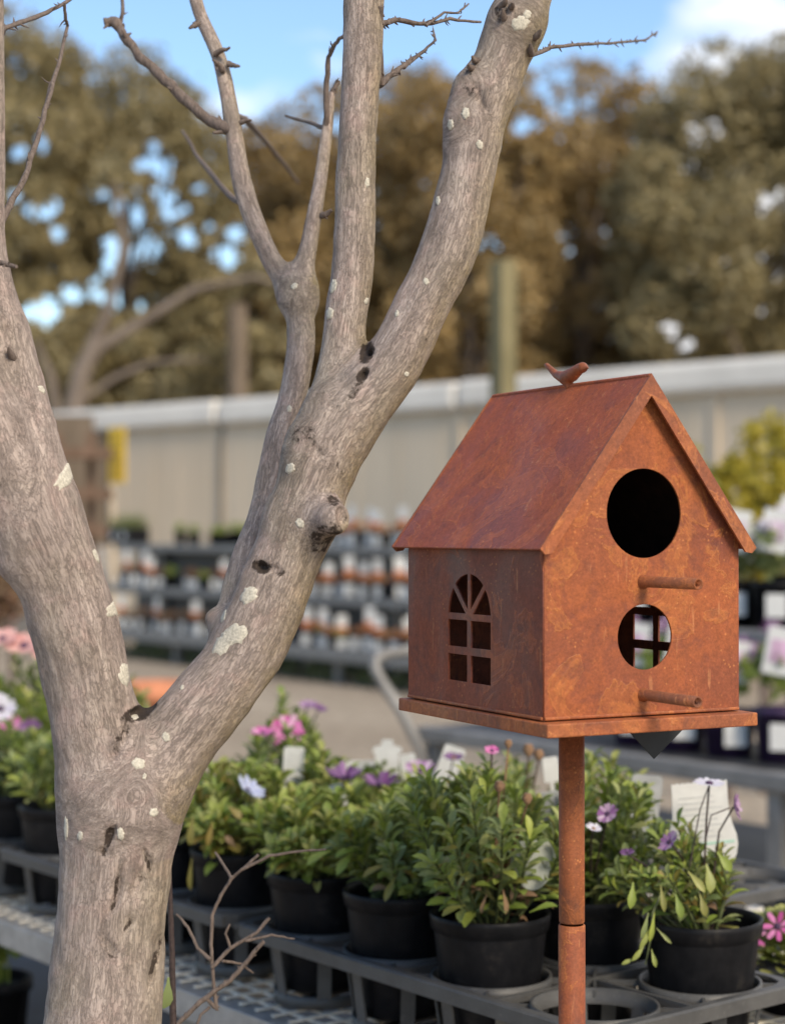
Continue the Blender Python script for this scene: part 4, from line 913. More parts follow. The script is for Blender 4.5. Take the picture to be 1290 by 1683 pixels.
# ---------------------------------------------------------------- pot trays and potted daisies
TRZ = .80; SP = .165
def tray(s0, b0, ns, nbk, lab, empties=()):
    c = T(s0, b0, BENCH); root = thing('pot_tray', c, lab, 'tray', 'slotted pot trays on the bench'); L_, W_ = ns*SP, nbk*SP
    m = MB(); wd, hh = .013, .017
    cs = .028
    ring = [(0+cs, 0), (L_-cs, 0), (L_-.3*cs, .3*cs), (L_, cs), (L_, W_-cs), (L_-.3*cs, W_-.3*cs), (L_-cs, W_), (cs, W_), (.3*cs, W_-.3*cs), (0, W_-cs), (0, cs), (.3*cs, .3*cs)]
    def loop(off, z): 
        cx, cy = L_/2, W_/2; return [T(s0+cx+(x-cx)*(1-off/cx), b0+cy+(y-cy)*(1-off/cy), z) for x, y in ring]
    ls = [loop(0, TRZ-hh), loop(0.0, TRZ-.002), loop(.003, TRZ), loop(wd, TRZ), loop(wd, TRZ-.004), loop(.004, TRZ-.005), loop(.004, TRZ-hh)]
    n = len(ring); m.add([p for l_ in ls for p in l_], [(i*n+k, ((i+1) % len(ls))*n+k, ((i+1) % len(ls))*n+(k+1) % n, i*n+(k+1) % n) for i in range(len(ls)) for k in range(n)])
    m.build('rim', 'tray_plastic', root)
    m = MB()
    for i in range(ns):
        for j in range(nbk):
            if i and True: pass
    for i in range(1, ns): m.box(T(s0+i*SP, b0+W_/2, TRZ-.006), (.0045, W_-.02, .009), AX, BX)
    for j in range(1, nbk): m.box(T(s0+L_/2, b0+j*SP, TRZ-.0075), (L_-.02, .0045, .009), AX, BX)
    for i in range(ns):
        for j in range(nbk):
            for sx in (-1, 1):
                for sy in (-1, 1):
                    cc = T(s0+(i+.5)*SP, b0+(j+.5)*SP, TRZ-.0065); d = (AX*sx+BX*sy).normalized(); m.box(cc+d*.0875, (.046, .0035, .007), d, d.cross(Vector((0, 0, 1))))
    tag(m.build('web', 'tray_plastic', root), kind='stuff')
    for i in range(ns):
        for j in range(nbk):
            cc = T(s0+(i+.5)*SP, b0+(j+.5)*SP, 0); m = MB(); z0 = BENCH+.004
            m.lathe([(.0655, TRZ-.018), (.0685, TRZ-.018), (.0690, TRZ-.0005), (.0655, TRZ-.0005), (.0655, TRZ-.018)], c=cc, n=36)
            m.lathe([(.054, z0), (.0575, z0), (.0585, z0+.016), (.055, z0+.016), (.054, z0)], c=cc, n=36)
            m.box(cc+Vector((0, 0, z0+.003)), (.11, .012, .004), AX, BX); m.box(cc+Vector((0, 0, z0+.0035)), (.012, .11, .004), AX, BX)
            for k in range(6):
                a = math.pi/6+k*math.pi/3; d = AX*math.cos(a)+BX*math.sin(a); e = d.cross(Vector((0, 0, 1)))
                p0 = cc+d*.0562+Vector((0, 0, z0+.01)); p1 = cc+d*.0670+Vector((0, 0, TRZ-.016)); h_ = .0085
                vs_ = [p0-e*h_-d*.0012, p0+e*h_-d*.0012, p0+e*h_+d*.0012, p0-e*h_+d*.0012]; vs_ += [v+(p1-p0) for v in vs_]
                m.add(vs_, [(0, 1, 5, 4), (1, 2, 6, 5), (2, 3, 7, 6), (3, 0, 4, 7), (0, 3, 2, 1), (4, 5, 6, 7)])
            m.build('pot_cup', 'tray_plastic', root)
tray(-.02, 0.005, 4, 2, 'grey slotted pot tray at the front right corner of the bench with one empty cup')
tray(.672, .012, 4, 2, 'grey slotted pot tray behind the tree trunk, next along the bench edge')
tray(1.364, .005, 4, 2, 'grey slotted pot tray at the left picture edge')
tray(.34, .36, 4, 3, 'rear slotted tray of flowering pots behind the front right tray')
tray(1.02, .36, 4, 3, 'rear slotted tray of flowering pots right behind the tree trunk')

leaf_me = {}
def leaf_mesh(mat):
    if mat in leaf_me: return leaf_me[mat]
    sp = [(0, .04, 0), (.22, .075, .02), (.45, .17, .03), (.68, .235, .015), (.87, .175, -.03), (1, .03, -.09)]; vs_ = []; fs_ = []
    for x, w, z in sp: vs_ += [(x, -w, z+w*.35), (x, 0, z), (x, w, z+w*.35)]
    for i in range(5): fs_ += [(i*3, i*3+3, i*3+4, i*3+1), (i*3+1, i*3+4, i*3+5, i*3+2)]
    me = bpy.data.meshes.new('leaf'); me.from_pydata(vs_, [], fs_); me.materials.append(MATS[mat]); me.polygons.foreach_set('use_smooth', [True]*len(fs_)); me.update(); leaf_me[mat] = me; return me
LV = [tuple(v.co) for v in leaf_mesh('leaf_green').vertices]; LF = [tuple(p.vertices) for p in leaf_mesh('leaf_green').polygons]
def lmat(p, d, up, L_, w=1.0):
    d = d.normalized(); n = (up-d*up.dot(d)); n = n.normalized() if n.length > 1e-4 else Vector((1, 0, 0)); y = n.cross(d)
    return Matrix(((d.x*L_, y.x*L_*w, n.x*L_, p.x), (d.y*L_, y.y*L_*w, n.y*L_, p.y), (d.z*L_, y.z*L_*w, n.z*L_, p.z), (0, 0, 0, 1)))
o = bpy.data.objects.new('leaf', leaf_mesh('leaf_sage')); COL.objects.link(o); o.parent = DEADLEAF; o.matrix_local = Matrix.Translation(-Vector(DEADLEAF.location)) @ lmat(P(277, 1606, 1.715), Vector((-.1, -.1, -1)), Vector((.6, -1, 0)), .030, .9)
def daisy(root, p, face, r, petal, eye='flower_eye', cup=0.25, stem_to=None, n=15, seed=0, name='flower'):
    rg = random.Random(seed); face = Vector(face).normalized(); X = face.orthogonal().normalized(); Y = face.cross(X); m = MB()
    for k in range(n):
        a = 2*math.pi*k/n+rg.uniform(-.1, .1); d = X*math.cos(a)+Y*math.sin(a); e = face.cross(d); l_ = r*rg.uniform(.88, 1.06); w = r*.17; cu = cup*rg.uniform(.7, 1.3)
        pts = [p+d*r*.14, p+d*l_*.5+face*cu*l_*.25+e*w, p+d*l_*.92+face*cu*l_*.8+e*w*.8, p+d*l_+face*cu*l_*.9, p+d*l_*.92+face*cu*l_*.8-e*w*.8, p+d*l_*.5+face*cu*l_*.25-e*w]
        m.add(pts, [(0, 1, 2, 3), (0, 3, 4, 5)])
    fl = m.build(name, petal, root)
    m = MB(); vs_ = []; K = 10
    for rr, zz in ((r*.24, 0), (r*.22, r*.1), (r*.12, r*.16)): vs_ += [p+(X*math.cos(2*math.pi*k/K)+Y*math.sin(2*math.pi*k/K))*rr+face*zz for k in range(K)]
    m.add(vs_, [(i*K+k, i*K+(k+1) % K, (i+1)*K+(k+1) % K, (i+1)*K+k) for i in (0, 1) for k in range(K)]+[tuple(range(2*K, 3*K))], 0, True); m.build('flower_centre', eye, fl)
    if stem_to is not None:
        s_ = Vector(stem_to); mid = p.lerp(s_, .45)+Vector((0, 0, (p-s_).length*.12))-face*.006; m = MB(); m.tube([p-face*.001, mid, s_], [.0012, .0012, .0015], 5); m.build('flower_stem', 'stem_dark', fl)
    return fl
RIM = CAMZ-.43
def pot_plant(s, b, lab, seed, H=.17, Rd=.10, nst=18, mats=('leaf_green', 'leaf_sage'), old=.08, leafL=.036, lpl=26, near=True, buds=6, dry=0, group='daisy pots on the front bench', lean=(0, 0), single=26, grow=None):
    rg = random.Random(seed); c = T(s+rg.uniform(-.004, .004), b+rg.uniform(-.004, .004), RIM-.148); root = thing('potted_daisy', c, lab, 'potted plant', group)
    m = MB(); h = .148; r = .0665; n = 40 if near else 24
    prof = [(.0005, .0), (.046, 0), (.049, .003), (r*.955, h-.021), (r*.955, h-.020), (r*1.0, h-.018), (r*1.03, h-.006), (r*1.03, h-.001), (r*1.01, h), (r*.965, h-.001), (r*.955, h-.012), (r*.90, h-.030)]
    m.lathe(prof, c=c, n=n, wob=.008); pt_ = m.build('pot', 'pot_black', root)
    m = MB(); zs = h-.022; rr_ = r*.93; vs_ = [c+Vector((0, 0, zs+.006))]
    for f in (.35, .7, 1.0): vs_ += [c+Vector((rr_*f*math.cos(2*math.pi*k/20), rr_*f*math.sin(2*math.pi*k/20), zs+rg.uniform(-.003, .004))) for k in range(20)]
    m.add(vs_, [(0, 1+k, 1+(k+1) % 20) for k in range(20)]+[(1+i*20+k, 1+(i+1)*20+k, 1+(i+1)*20+(k+1) % 20, 1+i*20+(k+1) % 20) for i in (0, 1) for k in range(20)], 0, True); so = m.build('soil', 'soil', root)
    if near:
        m = MB()
        for _ in range(34):
            a = rg.uniform(0, 6.28); q = rr_*.92*math.sqrt(rg.random()); m.box(c+Vector((q*math.cos(a), q*math.sin(a), zs+.003)), (rg.uniform(.004, .012), rg.uniform(.002, .005), .002), Vector((rg.gauss(0, 1), rg.gauss(0, 1), rg.gauss(0, .5))), Vector((rg.gauss(0, 1), rg.gauss(0, 1), .1)).cross(Vector((.1, .2, 1))) if False else Vector((0, 0, 1)).cross(Vector((rg.gauss(0, 1), rg.gauss(0, 1), .0)))) if False else m.tube([c+Vector((q*math.cos(a), q*math.sin(a), zs+.001)), c+Vector((q*math.cos(a)+rg.uniform(-.008, .008), q*math.sin(a)+rg.uniform(-.008, .008), zs+rg.uniform(.003, .008)))], [.0018, .0012], 4)
        tag(m.build('bark_chip', 'leaf_dry', so), kind='stuff')
    fol = MB(); stm = MB(); M2 = list(mats)+['leaf_old', 'leaf_dry', 'leaf_bud']; big = []
    base = c+Vector((0, 0, zs))
    for i in range(nst):
        a = rg.uniform(0, 6.283); f = math.sqrt((i+.5)/nst); top = base+Vector((Rd*f*math.cos(a)+lean[0], Rd*f*math.sin(a)+lean[1], H*(1.0-.5*f*f)*rg.uniform(.82, 1.08)))
        p0 = base+Vector((.022*math.cos(a)*f, .022*math.sin(a)*f, 0)); mid = p0.lerp(top, .5)+Vector((.012*math.cos(a), .012*math.sin(a), .012))
        stm.tube([p0, mid, top], [.0022, .0018, .0012], 5)
        for j in range(lpl):
            t = .10+.90*(j/(lpl-1))**.62; p = (p0*(1-t)*(1-t)+mid*2*t*(1-t)+top*t*t); tan = ((mid-p0)*(1-t)+(top-mid)*t).normalized()
            ga = j*2.399+i; o = tan.orthogonal().normalized(); side = o*math.cos(ga)+tan.cross(o)*math.sin(ga)
            d = (side*rg.uniform(.7, 1.1)+tan*(.35+.75*t)+Vector((0, 0, rg.uniform(-.35, .15)*(1-t)))).normalized(); L_ = leafL*rg.uniform(.65, 1.15)*(1.15-.42*t)
            tp_ = p+d*L_
            if tp_.z < c.z+h+.004 and ((tp_.x-c.x)**2+(tp_.y-c.y)**2)**.5 < r+.014 and ((tp_.x-c.x)**2+(tp_.y-c.y)**2)**.5 > r*.8: continue
            mi = 0 if rg.random() < .55 else 1
            if rg.random() < old*(1.8-1.6*t): mi = 2
            if t < .35 and rg.random() < dry: mi = 3
            M = lmat(p, d, tan+Vector((0, 0, .3)), L_, rg.uniform(.58, .9))
            if near and len(big) < single and f > .55 and rg.random() < .12 and (p-c).y < .03: big.append((M2[mi], M))
            else: fol.add([M @ Vector(v) for v in LV], LF, mi, True)
        if buds and rg.random() < buds/nst:
            q = top+Vector((0, 0, .008)); fol.tube([top, q, q+Vector((0, 0, .006))], [.003, .0045, .002], 6, True, 4)
    f_ = fol.build('foliage', M2, root); tag(f_, kind='stuff'); tag(stm.build('stems', 'stem_green', root), kind='stuff')
    for mt, M in big:
        o = bpy.data.objects.new('leaf', leaf_mesh(mt)); COL.objects.link(o); o.parent = root; o.matrix_local = Matrix.Translation(-c) @ M
    return root, base
def ptag(root, u, v, y, w, h, mat='tag_white', shape='rect', rot=0.0, yaw=0.0, lines=0, name='plant_tag', band=None):
    c = P(u, v, y)-Vector(root.location); W_, H_ = px(w, y), px(h, y)
    if shape == 'rect':
        r = W_*.14; out = []
        for (cx, cy, a0) in ((W_/2-r, H_/2-r, 0), (-W_/2+r, H_/2-r, 1), (-W_/2+r, -H_/2+r, 2), (W_/2-r, -H_/2+r, 3)):
            out += [(cx+r*math.cos((a0+k/4)*math.pi/2), cy+r*math.sin((a0+k/4)*math.pi/2)) for k in range(5)]
        out += [(W_*.12, -H_/2), (W_*.08, -H_/2-.05), (-W_*.08, -H_/2-.05), (-W_*.12, -H_/2)]; i0 = [i for i in range(len(out)) if out[i][1] > -H_/2-.001]
        # insert the spike between the two lower corners
        body = out[:15]; low = out[15:20]; spike = out[20:]; out = body+[(-W_*.12, -H_/2), (-W_*.06, -H_/2-.05), (W_*.06, -H_/2-.05), (W_*.12, -H_/2)]+low
    elif shape == 'pear':
        top = [(.40-.80*k/40, .5-.012*abs(math.sin(k*math.pi/4))) for k in range(41)]
        out = [(.30, -.47), (.42, -.41), (.50, -.30), (.525, -.19), (.51, -.09), (.455, .03), (.415, .14), (.405, .30), (.405, .47)]+top+[(-.405, .47), (-.405, .30), (-.415, .14), (-.455, .03), (-.51, -.09), (-.525, -.19), (-.50, -.30), (-.42, -.41), (-.30, -.47), (-.12, -.5), (.12, -.5)]
        out = [(x*W_*.95, z*H_) for x, z in out]
    elif shape == 'oval':
        out = [(W_/2*math.cos(2*math.pi*k/40)*(1 if math.sin(2*math.pi*k/40) > 0 else .85), H_/2*math.sin(2*math.pi*k/40)) for k in range(40)]
        out = [(x, min(z, H_*.40)) for x, z in out]
    elif shape == 'hat':
        out = [(-W_*.40, -H_/2), (W_*.40, -H_/2), (W_*.40, H_*.12), (W_*.5, H_*.14), (W_*.48, H_*.27), (W_*.22, H_*.33), (W_*.18, H_*.48), (-W_*.16, H_*.48), (-W_*.2, H_*.33), (-W_*.46, H_*.27), (-W_*.5, H_*.14), (-W_*.40, H_*.12)]
    X = Vector((math.cos(yaw), math.sin(yaw), 0)); Z = Vector((0, -.12, 1)).normalized(); X2 = X*math.cos(rot)+Z*math.sin(rot); Z2 = Z*math.cos(rot)-X*math.sin(rot)
    o = plate(name, out, [], .0008, mat, root, frame(c, X2, Z2), .0001)
    nrm = X2.cross(Z2).normalized()
    if nrm.y > 0: nrm = -nrm
    if lines:
        m = MB(); rg = random.Random(int(u)); off = Vector(root.location)+c
        for i in range(lines):
            z = H_*(.34-.55*i/lines); l_ = W_*rg.uniform(.3, .62); m.box(off+Z2*z+X2*(l_/2-W_*.30)+nrm*.0009, (l_, H_*.010, .0003), X2, Z2)
        tag(m.build('print', 'print_grey', o), kind='stuff')
    if band is not None:
        m = MB(); m.box(Vector(root.location)+c+Z2*(H_*band)+nrm*.0011, (W_*.90, H_*.03, .0003), X2, Z2); m.build('green_band', 'print_green', o)
    return o
PL = {}
def mk(key, *a, **k): PL[key] = pot_plant(*a, **k)
mk('P3', .23, .0875, 'leafiest daisy pot just left of the rusty pole, no open flowers in front', 11, .195, .108, 34, ('leaf_sage', 'leaf_green'), .05, .036, 34, dry=.30, lean=(-.012, -.01), single=40)
mk('P2', .395, .0875, 'second daisy pot left of the rusty pole with a yellow bud', 12, .130, .086, 28, ('leaf_green', 'leaf_sage'), .07, .033, 30, dry=.22)
mk('P1', .56, .0875, 'bright green daisy pot at the left end of the front tray with purple flowers above', 13, .115, .094, 28, ('leaf_green', 'leaf_bud'), .03, .036, 28)
mk('PR', .065, .2525, 'sparse drooping daisy pot at the right end with purple and white flowers', 14, .125, .074, 22, ('leaf_green', 'leaf_sage'), .2, .030, 22, dry=.2, lean=(-.035, -.012), buds=4)
mk('PH', .23, .2525, 'daisy pot half hidden behind the rusty pole with small purple flowers', 15, .155, .085, 26, ('leaf_sage', 'leaf_green'), .05, .036, 26, lean=(.02, 0))
mk('PB3', .395, .2525, 'daisy pot in the second row directly behind the leafiest pot', 16, .13, .085, 24, ('leaf_green', 'leaf_sage'), .05, .037, 22)
mk('PB2', .56, .2525, 'daisy pot in the second row below the two white tags', 17, .11, .09, 24, ('leaf_green', 'leaf_bud'), .05, .037, 22)
mk('PL1', .755, .095, 'yellowing daisy pot right of the tree trunk with a pale blue flower', 18, .135, .095, 24, ('leaf_green', 'leaf_bud'), .36, .038, 24, dry=.15, lean=(.005, -.01))
mk('PL2', .92, .095, 'daisy pot mostly hidden behind the right side of the tree trunk', 19, .12, .085, 14, ('leaf_green', 'leaf_sage'), .1, .04, 18, near=False)
mk('PL1b', .755, .26, 'lush green daisy pot with a pink flower beside the narrow white tag', 20, .14, .085, 18, ('leaf_green', 'leaf_bud'), .04, .04, 22, near=False)
mk('PL2b', .92, .26, 'green daisy pot behind the yellowing one with a magenta flower', 21, .15, .08, 16, ('leaf_green', 'leaf_sage'), .04, .038, 22, near=False)
mk('PX1', 1.25, .095, 'daisy pot at left just beside the tree trunk above the bench rail', 22, .12, .09, 18, ('leaf_sage', 'leaf_green'), .05, .038, 22, near=False)
mk('PX2', 1.42, .095, 'daisy pot cut by the left picture edge', 23, .12, .095, 18, ('leaf_sage', 'leaf_green'), .06, .04, 22, near=False)
mk('PX3', 1.60, .26, 'taller daisy pot in the second row at left with purple flowers', 24, .14, .10, 18, ('leaf_green', 'leaf_sage'), .03, .04, 24, near=False)
mk('PX4', 1.77, .26, 'bushy daisy pot at the far left of the second row', 25, .15, .11, 18, ('leaf_green', 'leaf_bud'), .05, .04, 24, near=False)
mk('PC1', 1.20, .50, 'tall upright daisy pot in the back row with a magenta flower head', 26, .165, .055, 12, ('leaf_green', 'leaf_sage'), .06, .036, 22, near=False)
mk('PC2', 1.05, .45, 'daisy pot in the back row carrying the wide white tag', 27, .07, .08, 14, ('leaf_green', 'leaf_bud'), .06, .036, 18, near=False)
mk('PC3', .90, .44, 'daisy pot in the back row beside the hat shaped white tag', 28, .085, .08, 14, ('leaf_green', 'leaf_sage'), .06, .036, 18, near=False)
mk('PC4', .73, .44, 'daisy pot in the back row with the tilted white tag', 29, .10, .08, 14, ('leaf_green', 'leaf_bud'), .06, .036, 18, near=False)
mk('PC5', .56, .44, 'daisy pot in the back row under the birdhouse with brown seed heads', 30, .14, .09, 16, ('leaf_sage', 'leaf_green'), .08, .036, 20, near=False)
mk('PC6', .41, .44, 'green daisy pot in the back row right of the pole beside the grey tag', 31, .15, .08, 16, ('leaf_green', 'leaf_bud'), .06, .038, 20, near=False)
mk('PX5', 1.95, .43, 'back row daisy pot at the far left under the coral flowers', 32, .215, .13, 20, ('leaf_green', 'leaf_sage'), .05, .045, 22, near=False)
mk('PX6', 1.78, .45, 'back row daisy pot close to the left side of the trunk', 33, .19, .11, 16, ('leaf_green', 'leaf_sage'), .05, .042, 22, near=False)
def fl(key, u, v, y, face, rpx, petal, seed, eye='flower_eye', cup=.25, n=15):
    root, base = PL[key]; p = P(u, v, y); daisy(root, p, face, px(rpx, y), petal, eye, cup, base.lerp(p, .35)+Vector((0, 0, .01)), n, seed)
fl('PL1', 407, 1300, 2.36, (.5, -.2, .6), 27, 'petal_blue', 1, cup=.5, n=20); fl('PL2b', 470, 1202, 2.75, (.1, -.8, .4), 30, 'petal_pink', 2); fl('PL1b', 432, 1205, 2.6, (0, -.3, 1), 20, 'petal_pink', 3)
fl('P1', 566, 1280, 2.42, (0, -.25, 1), 32, 'petal_purple', 4, cup=.55); fl('PB2', 625, 1292, 2.45, (.1, -.1, 1), 36, 'petal_purple', 5, cup=.45); fl('PB2', 690, 1268, 2.50, (0, -.3, 1), 28, 'petal_lilac', 6, cup=.4)
fl('P3', 808, 1234, 2.06, (.1, -.5, .8), 13, 'petal_pink', 7); fl('PC4', 745, 1246, 2.5, (0, -.3, 1), 18, 'petal_purple', 8, 'flower_brown'); fl('PH', 998, 1338, 2.02, (-.5, -.7, .6), 20, 'petal_lilac', 9)
fl('PH', 975, 1362, 2.01, (.2, -.3, .9), 15, 'petal_white', 10, 'flower_brown'); fl('PR', 1100, 1384, 1.93, (-.75, -.35, .6), 21, 'petal_lilac', 11); fl('PR', 1165, 1288, 1.98, (.05, -.12, 1), 28, 'petal_white', 12, cup=.12)
fl('PR', 1206, 1326, 1.98, (.92, -.25, .15), 25, 'petal_lilac', 13, cup=.35); fl('PR', 1030, 1402, 1.95, (-.2, -.3, 1), 13, 'petal_purple', 14); fl('PX3', 50, 1197, 3.02, (0, -.6, .8), 20, 'petal_purple', 15); fl('PX4', 18, 1190, 3.1, (.1, -.8, .5), 18, 'petal_pink', 16)
fl('PX4', 2, 1165, 3.0, (.1, -.9, .3), 26, 'petal_white', 17); fl('PX5', 40, 1062, 3.3, (0, -.5, .9), 34, 'petal_coral', 18); fl('PX5', 5, 1050, 3.3, (0, -.5, .9), 28, 'petal_coral', 19); fl('PX5', 75, 1072, 3.3, (.2, -.6, .8), 26, 'petal_coral', 20)
fl('PC1', 505, 1160, 2.95, (0, -.4, 1), 16, 'petal_lilac', 21); fl('PC1', 525, 1165, 2.95, (.3, -.4, 1), 14, 'petal_purple', 22); fl('PX1', 105, 1202, 2.9, (0, -.5, .8), 18, 'petal_purple', 23)
for i, (k_, u, v, y, r) in enumerate((('P3', 820, 1292, 1.95, 9), ('P3', 866, 1312, 1.96, 9), ('PC5', 868, 1232, 2.3, 10), ('PC5', 885, 1240, 2.3, 9), ('P3', 835, 1222, 2.05, 7))):
    root, base = PL[k_]; p = P(u, v, y); m = MB(); q = px(r, y); m.tube([p-Vector((0, 0, q)), p, p+Vector((0, 0, q*.9))], [q*.5, q, q*.65], 8); m.tube([p-Vector((0, 0, q)), base.lerp(p, .4)], [.0012, .0014], 5); m.build('seed_head', 'flower_brown', root)
def bigleaf(key, u, v, y, d, up, L_, mat, w=1.0):
    root, base = PL[key]; o = bpy.data.objects.new('leaf', leaf_mesh(mat)); COL.objects.link(o); o.parent = root; o.matrix_local = Matrix.Translation(-Vector(root.location)) @ lmat(P(u, v, y), Vector(d), Vector(up), L_*(.56 if key == 'PR' else .64), w*.66)
for a in (('P3', 765, 1488, 1.965, (-.9, -.3, -.28), (0, -.5, 1), .045, 'leaf_old', 1.2), ('P3', 838, 1366, 1.93, (.9, -.3, .1), (0, -.7, .7), .028, 'leaf_old', 1.0), ('P3', 720, 1400, 1.95, (.8, -.4, .3), (0, -.7, .7), .036, 'leaf_old', 1.1), ('P2', 612, 1360, 2.10, (.4, -.5, .5), (0, -1, .3), .022, 'leaf_old', 1.2),
          ('P3', 870, 1500, 1.96, (.9, .1, .25), (0, -.4, 1), .05, 'leaf_green', 1.1), ('P3', 826, 1462, 1.965, (.15, -.1, -1), (.5, -1, 0), .042, 'leaf_dry', .8), ('P3', 800, 1470, 1.975, (-.3, .1, -1), (-.6, -1, 0), .036, 'leaf_dry', .7), 
          ('PL1', 375, 1325, 2.33, (.7, -.3, -.55), (.3, -.8, .5), .038, 'leaf_old', 1.5), ('PL1', 388, 1392, 2.33, (-.4, -.3, .5), (0, -1, .2), .034, 'leaf_dry', 1.3), ('PL1', 316, 1410, 2.33, (-.05, -.1, -1), (-.2, -1, 0), .065, 'leaf_old', .55), ('PL1', 318, 1340, 2.33, (-.1, -.2, -1), (0, -1, 0), .06, 'leaf_old', .9), ('PL1', 350, 1350, 2.33, (-.2, -.2, -1), (0, -1, 0), .05, 'leaf_old', .9),
          ('P1', 600, 1395, 2.15, (-.9, -.3, -.15), (0, -.5, 1), .06, 'leaf_green', 1.0), ('P1', 545, 1398, 2.16, (-.8, -.4, -.35), (0, -.5, 1), .055, 'leaf_green', 1.2), ('P1', 580, 1400, 2.15, (-.5, -.5, -.6), (0, -.7, .7), .055, 'leaf_green', 1.1), ('P2', 650, 1440, 2.08, (-.3, -.4, -.6), (0, -.8, .5), .05, 'leaf_old', .9), ('P2', 640, 1420, 2.08, (-.8, -.3, -.3), (0, -.6, .8), .055, 'leaf_old', .8),
          ('PR', 1160, 1420, 1.93, (.1, -.4, -.9), (.3, -1, .2), .055, 'leaf_bud', 1.3), ('PR', 1130, 1432, 1.92, (.5, -.4, -.6), (0, -1, .4), .05, 'leaf_bud', 1.0), ('PR', 1178, 1400, 1.95, (.5, -.3, -.7), (0, -1, .3), .045, 'leaf_green', 1.4), ('PR', 1085, 1455, 1.91, (.1, -.4, -.95), (0, -1, .1), .05, 'leaf_old', .8), ('PR', 1040, 1450, 1.91, (-.15, -.4, -.9), (0, -1, .1), .05, 'leaf_green', 1.1),
          ('PR', 1110, 1470, 1.91, (.2, -.3, -.9), (0, -1, .1), .045, 'leaf_green', 1.2), ('PR', 1150, 1470, 1.92, (.2, -.3, -.9), (0, -1, .1), .042, 'leaf_old', 1.2), ('PR', 1075, 1500, 1.90, (-.2, -.2, -1), (0, -1, 0), .055, 'leaf_green', .6), ('PR', 1070, 1520, 1.90, (-.5, -.3, -.9), (0, -1, 0), .05, 'leaf_bud', .7), ('PR', 1078, 1525, 1.90, (.6, -.2, -.6), (0, -1, 0), .04, 'leaf_sage', .6),
          ('PR', 1060, 1550, 1.90, (-.6, -.3, -.7), (0, -1, 0), .042, 'leaf_bud', .8), ('PR', 1070, 1560, 1.90, (.2, -.3, -.9), (0, -1, 0), .034, 'leaf_bud', .9), ('PR', 1045, 1575, 1.90, (-.9, -.2, -.3), (0, -.8, .5), .03, 'leaf_bud', .9), ('PR', 1065, 1500, 1.90, (-.3, -.3, -.9), (0, -1, 0), .05, 'leaf_sage', .7), ('PH', 1035, 1360, 1.99, (.7, -.4, .2), (0, -.7, .7), .032, 'leaf_old', 1.5)):
    bigleaf(*a)
m = MB(); m.tube([P(1085, 1470, 1.92), P(1072, 1500, 1.905), P(1068, 1545, 1.905), P(1060, 1585, 1.905)], [.0016, .0014, .0012, .0008], 5); m.build('drooping_stem', 'stem_green', PL['PR'][0])
m = MB(); m.tube([P(1130, 1440, 1.95), P(1150, 1330, 1.97), P(1165, 1290, 1.98)], [.0009, .0008, .0008], 5); m.tube([P(1160, 1375, 1.95), P(1168, 1340, 1.97), P(1198, 1328, 1.98)], [.0009, .0008, .0008], 5); tag(m.build('flower_stalks', 'stem_dark', PL['PR'][0]), kind='stuff')
for k_, u, v, y, w, h, mat, shp, rot, yaw, ln, band in (('PL1b', 482, 1268, 2.55, 34, 82, 'tag_white', 'rect', -.06, .1, 5, None), ('PC2', 585, 1272, 2.8, 78, 44, 'tag_white', 'rect', 0, .1, 0, None), ('PC3', 636, 1245, 2.75, 48, 62, 'tag_white', 'hat', 0, 0, 0, None), ('PC4', 738, 1258, 2.6, 36, 66, 'tag_white', 'rect', -.35, 0, 0, None), ('PC4', 712, 1300, 2.5, 22, 40, 'tag_white', 'rect', -.5, 0, 0, None),
      ('P3', 876, 1418, 1.995, 78, 92, 'tag_clear', 'oval', 0, .25, 0, None), ('PC5', 905, 1265, 2.35, 26, 42, 'tag_white', 'rect', .1, .2, 0, None), ('PC6', 1058, 1322, 2.28, 54, 98, 'tag_grey', 'rect', -.12, .2, 7, -.36), ('PR', 1152, 1362, 2.06, 122, 158, 'tag_white', 'pear', .07, .15, 9, -.16), ('PB2', 556, 1308, 2.45, 24, 40, 'tag_white', 'rect', .2, 0, 0, None), ('PC3', 672, 1262, 2.7, 26, 46, 'tag_white', 'rect', .15, 0, 0, None), ('PB3', 905, 1330, 2.2, 34, 60, 'tag_grey', 'rect', .1, .2, 3, None)):
    ptag(PL[k_][0], u, v, y, w, h, mat, shp, rot, yaw, ln, band=band)
tag(PL['PR'][0].children[0]) if False else None

# ---------------------------------------------------------------- second bench behind the birdhouse
def D(t, b, z): return T(t, b, z)
db = thing('display_bench', D(1.5, 2.25, 0), 'grey framed stepped display bench behind the birdhouse', 'bench')
t0_, t1_ = -1.2, 2.98
for (b, z, w, hh, mat) in ((2.25, BENCH-.02, .05, .045, 'frame_grey'), (2.75, BENCH+.30, .05, .04, 'frame_grey'), (2.25, .36, .05, .06, 'frame_dark')):
    m = MB(); m.box(D((t0_+t1_)/2, b, z), (t1_-t0_, w, hh), AX, BX, bev=.006); m.build('rail', mat, db)
for (b0, b1, z) in ((2.28, 2.74, BENCH-.012), (2.78, 3.2, BENCH+.305), (2.28, 3.1, .38)):
    m = MB(); m.box(D((t0_+t1_)/2, (b0+b1)/2, z), (t1_-t0_-.02, b1-b0, .02), AX, BX); m.build('deck', 'frame_dark', db)
for t in (t1_-.05, 1.6, .3, -1.1):
    for b, top in ((2.27, BENCH-.045), (3.15, BENCH+.29)):
        m = MB(); m.box(D(t, b, top/2), (.045, .045, top), AX, BX); m.build('leg', 'frame_grey', db)
m = MB(); c0 = P(692, 1232, 5.5); m.tube([P(697, 1262, 5.5), c0, P(660, 1170, 5.52), P(632, 1128, 5.54), P(616, 1098, 5.56), P(618, 1082, 5.57), P(634, 1075, 5.6), P(668, 1070, 5.65), P(760, 1062, 5.9)], .018, 12); m.build('bent_tube', 'frame_grey', db)
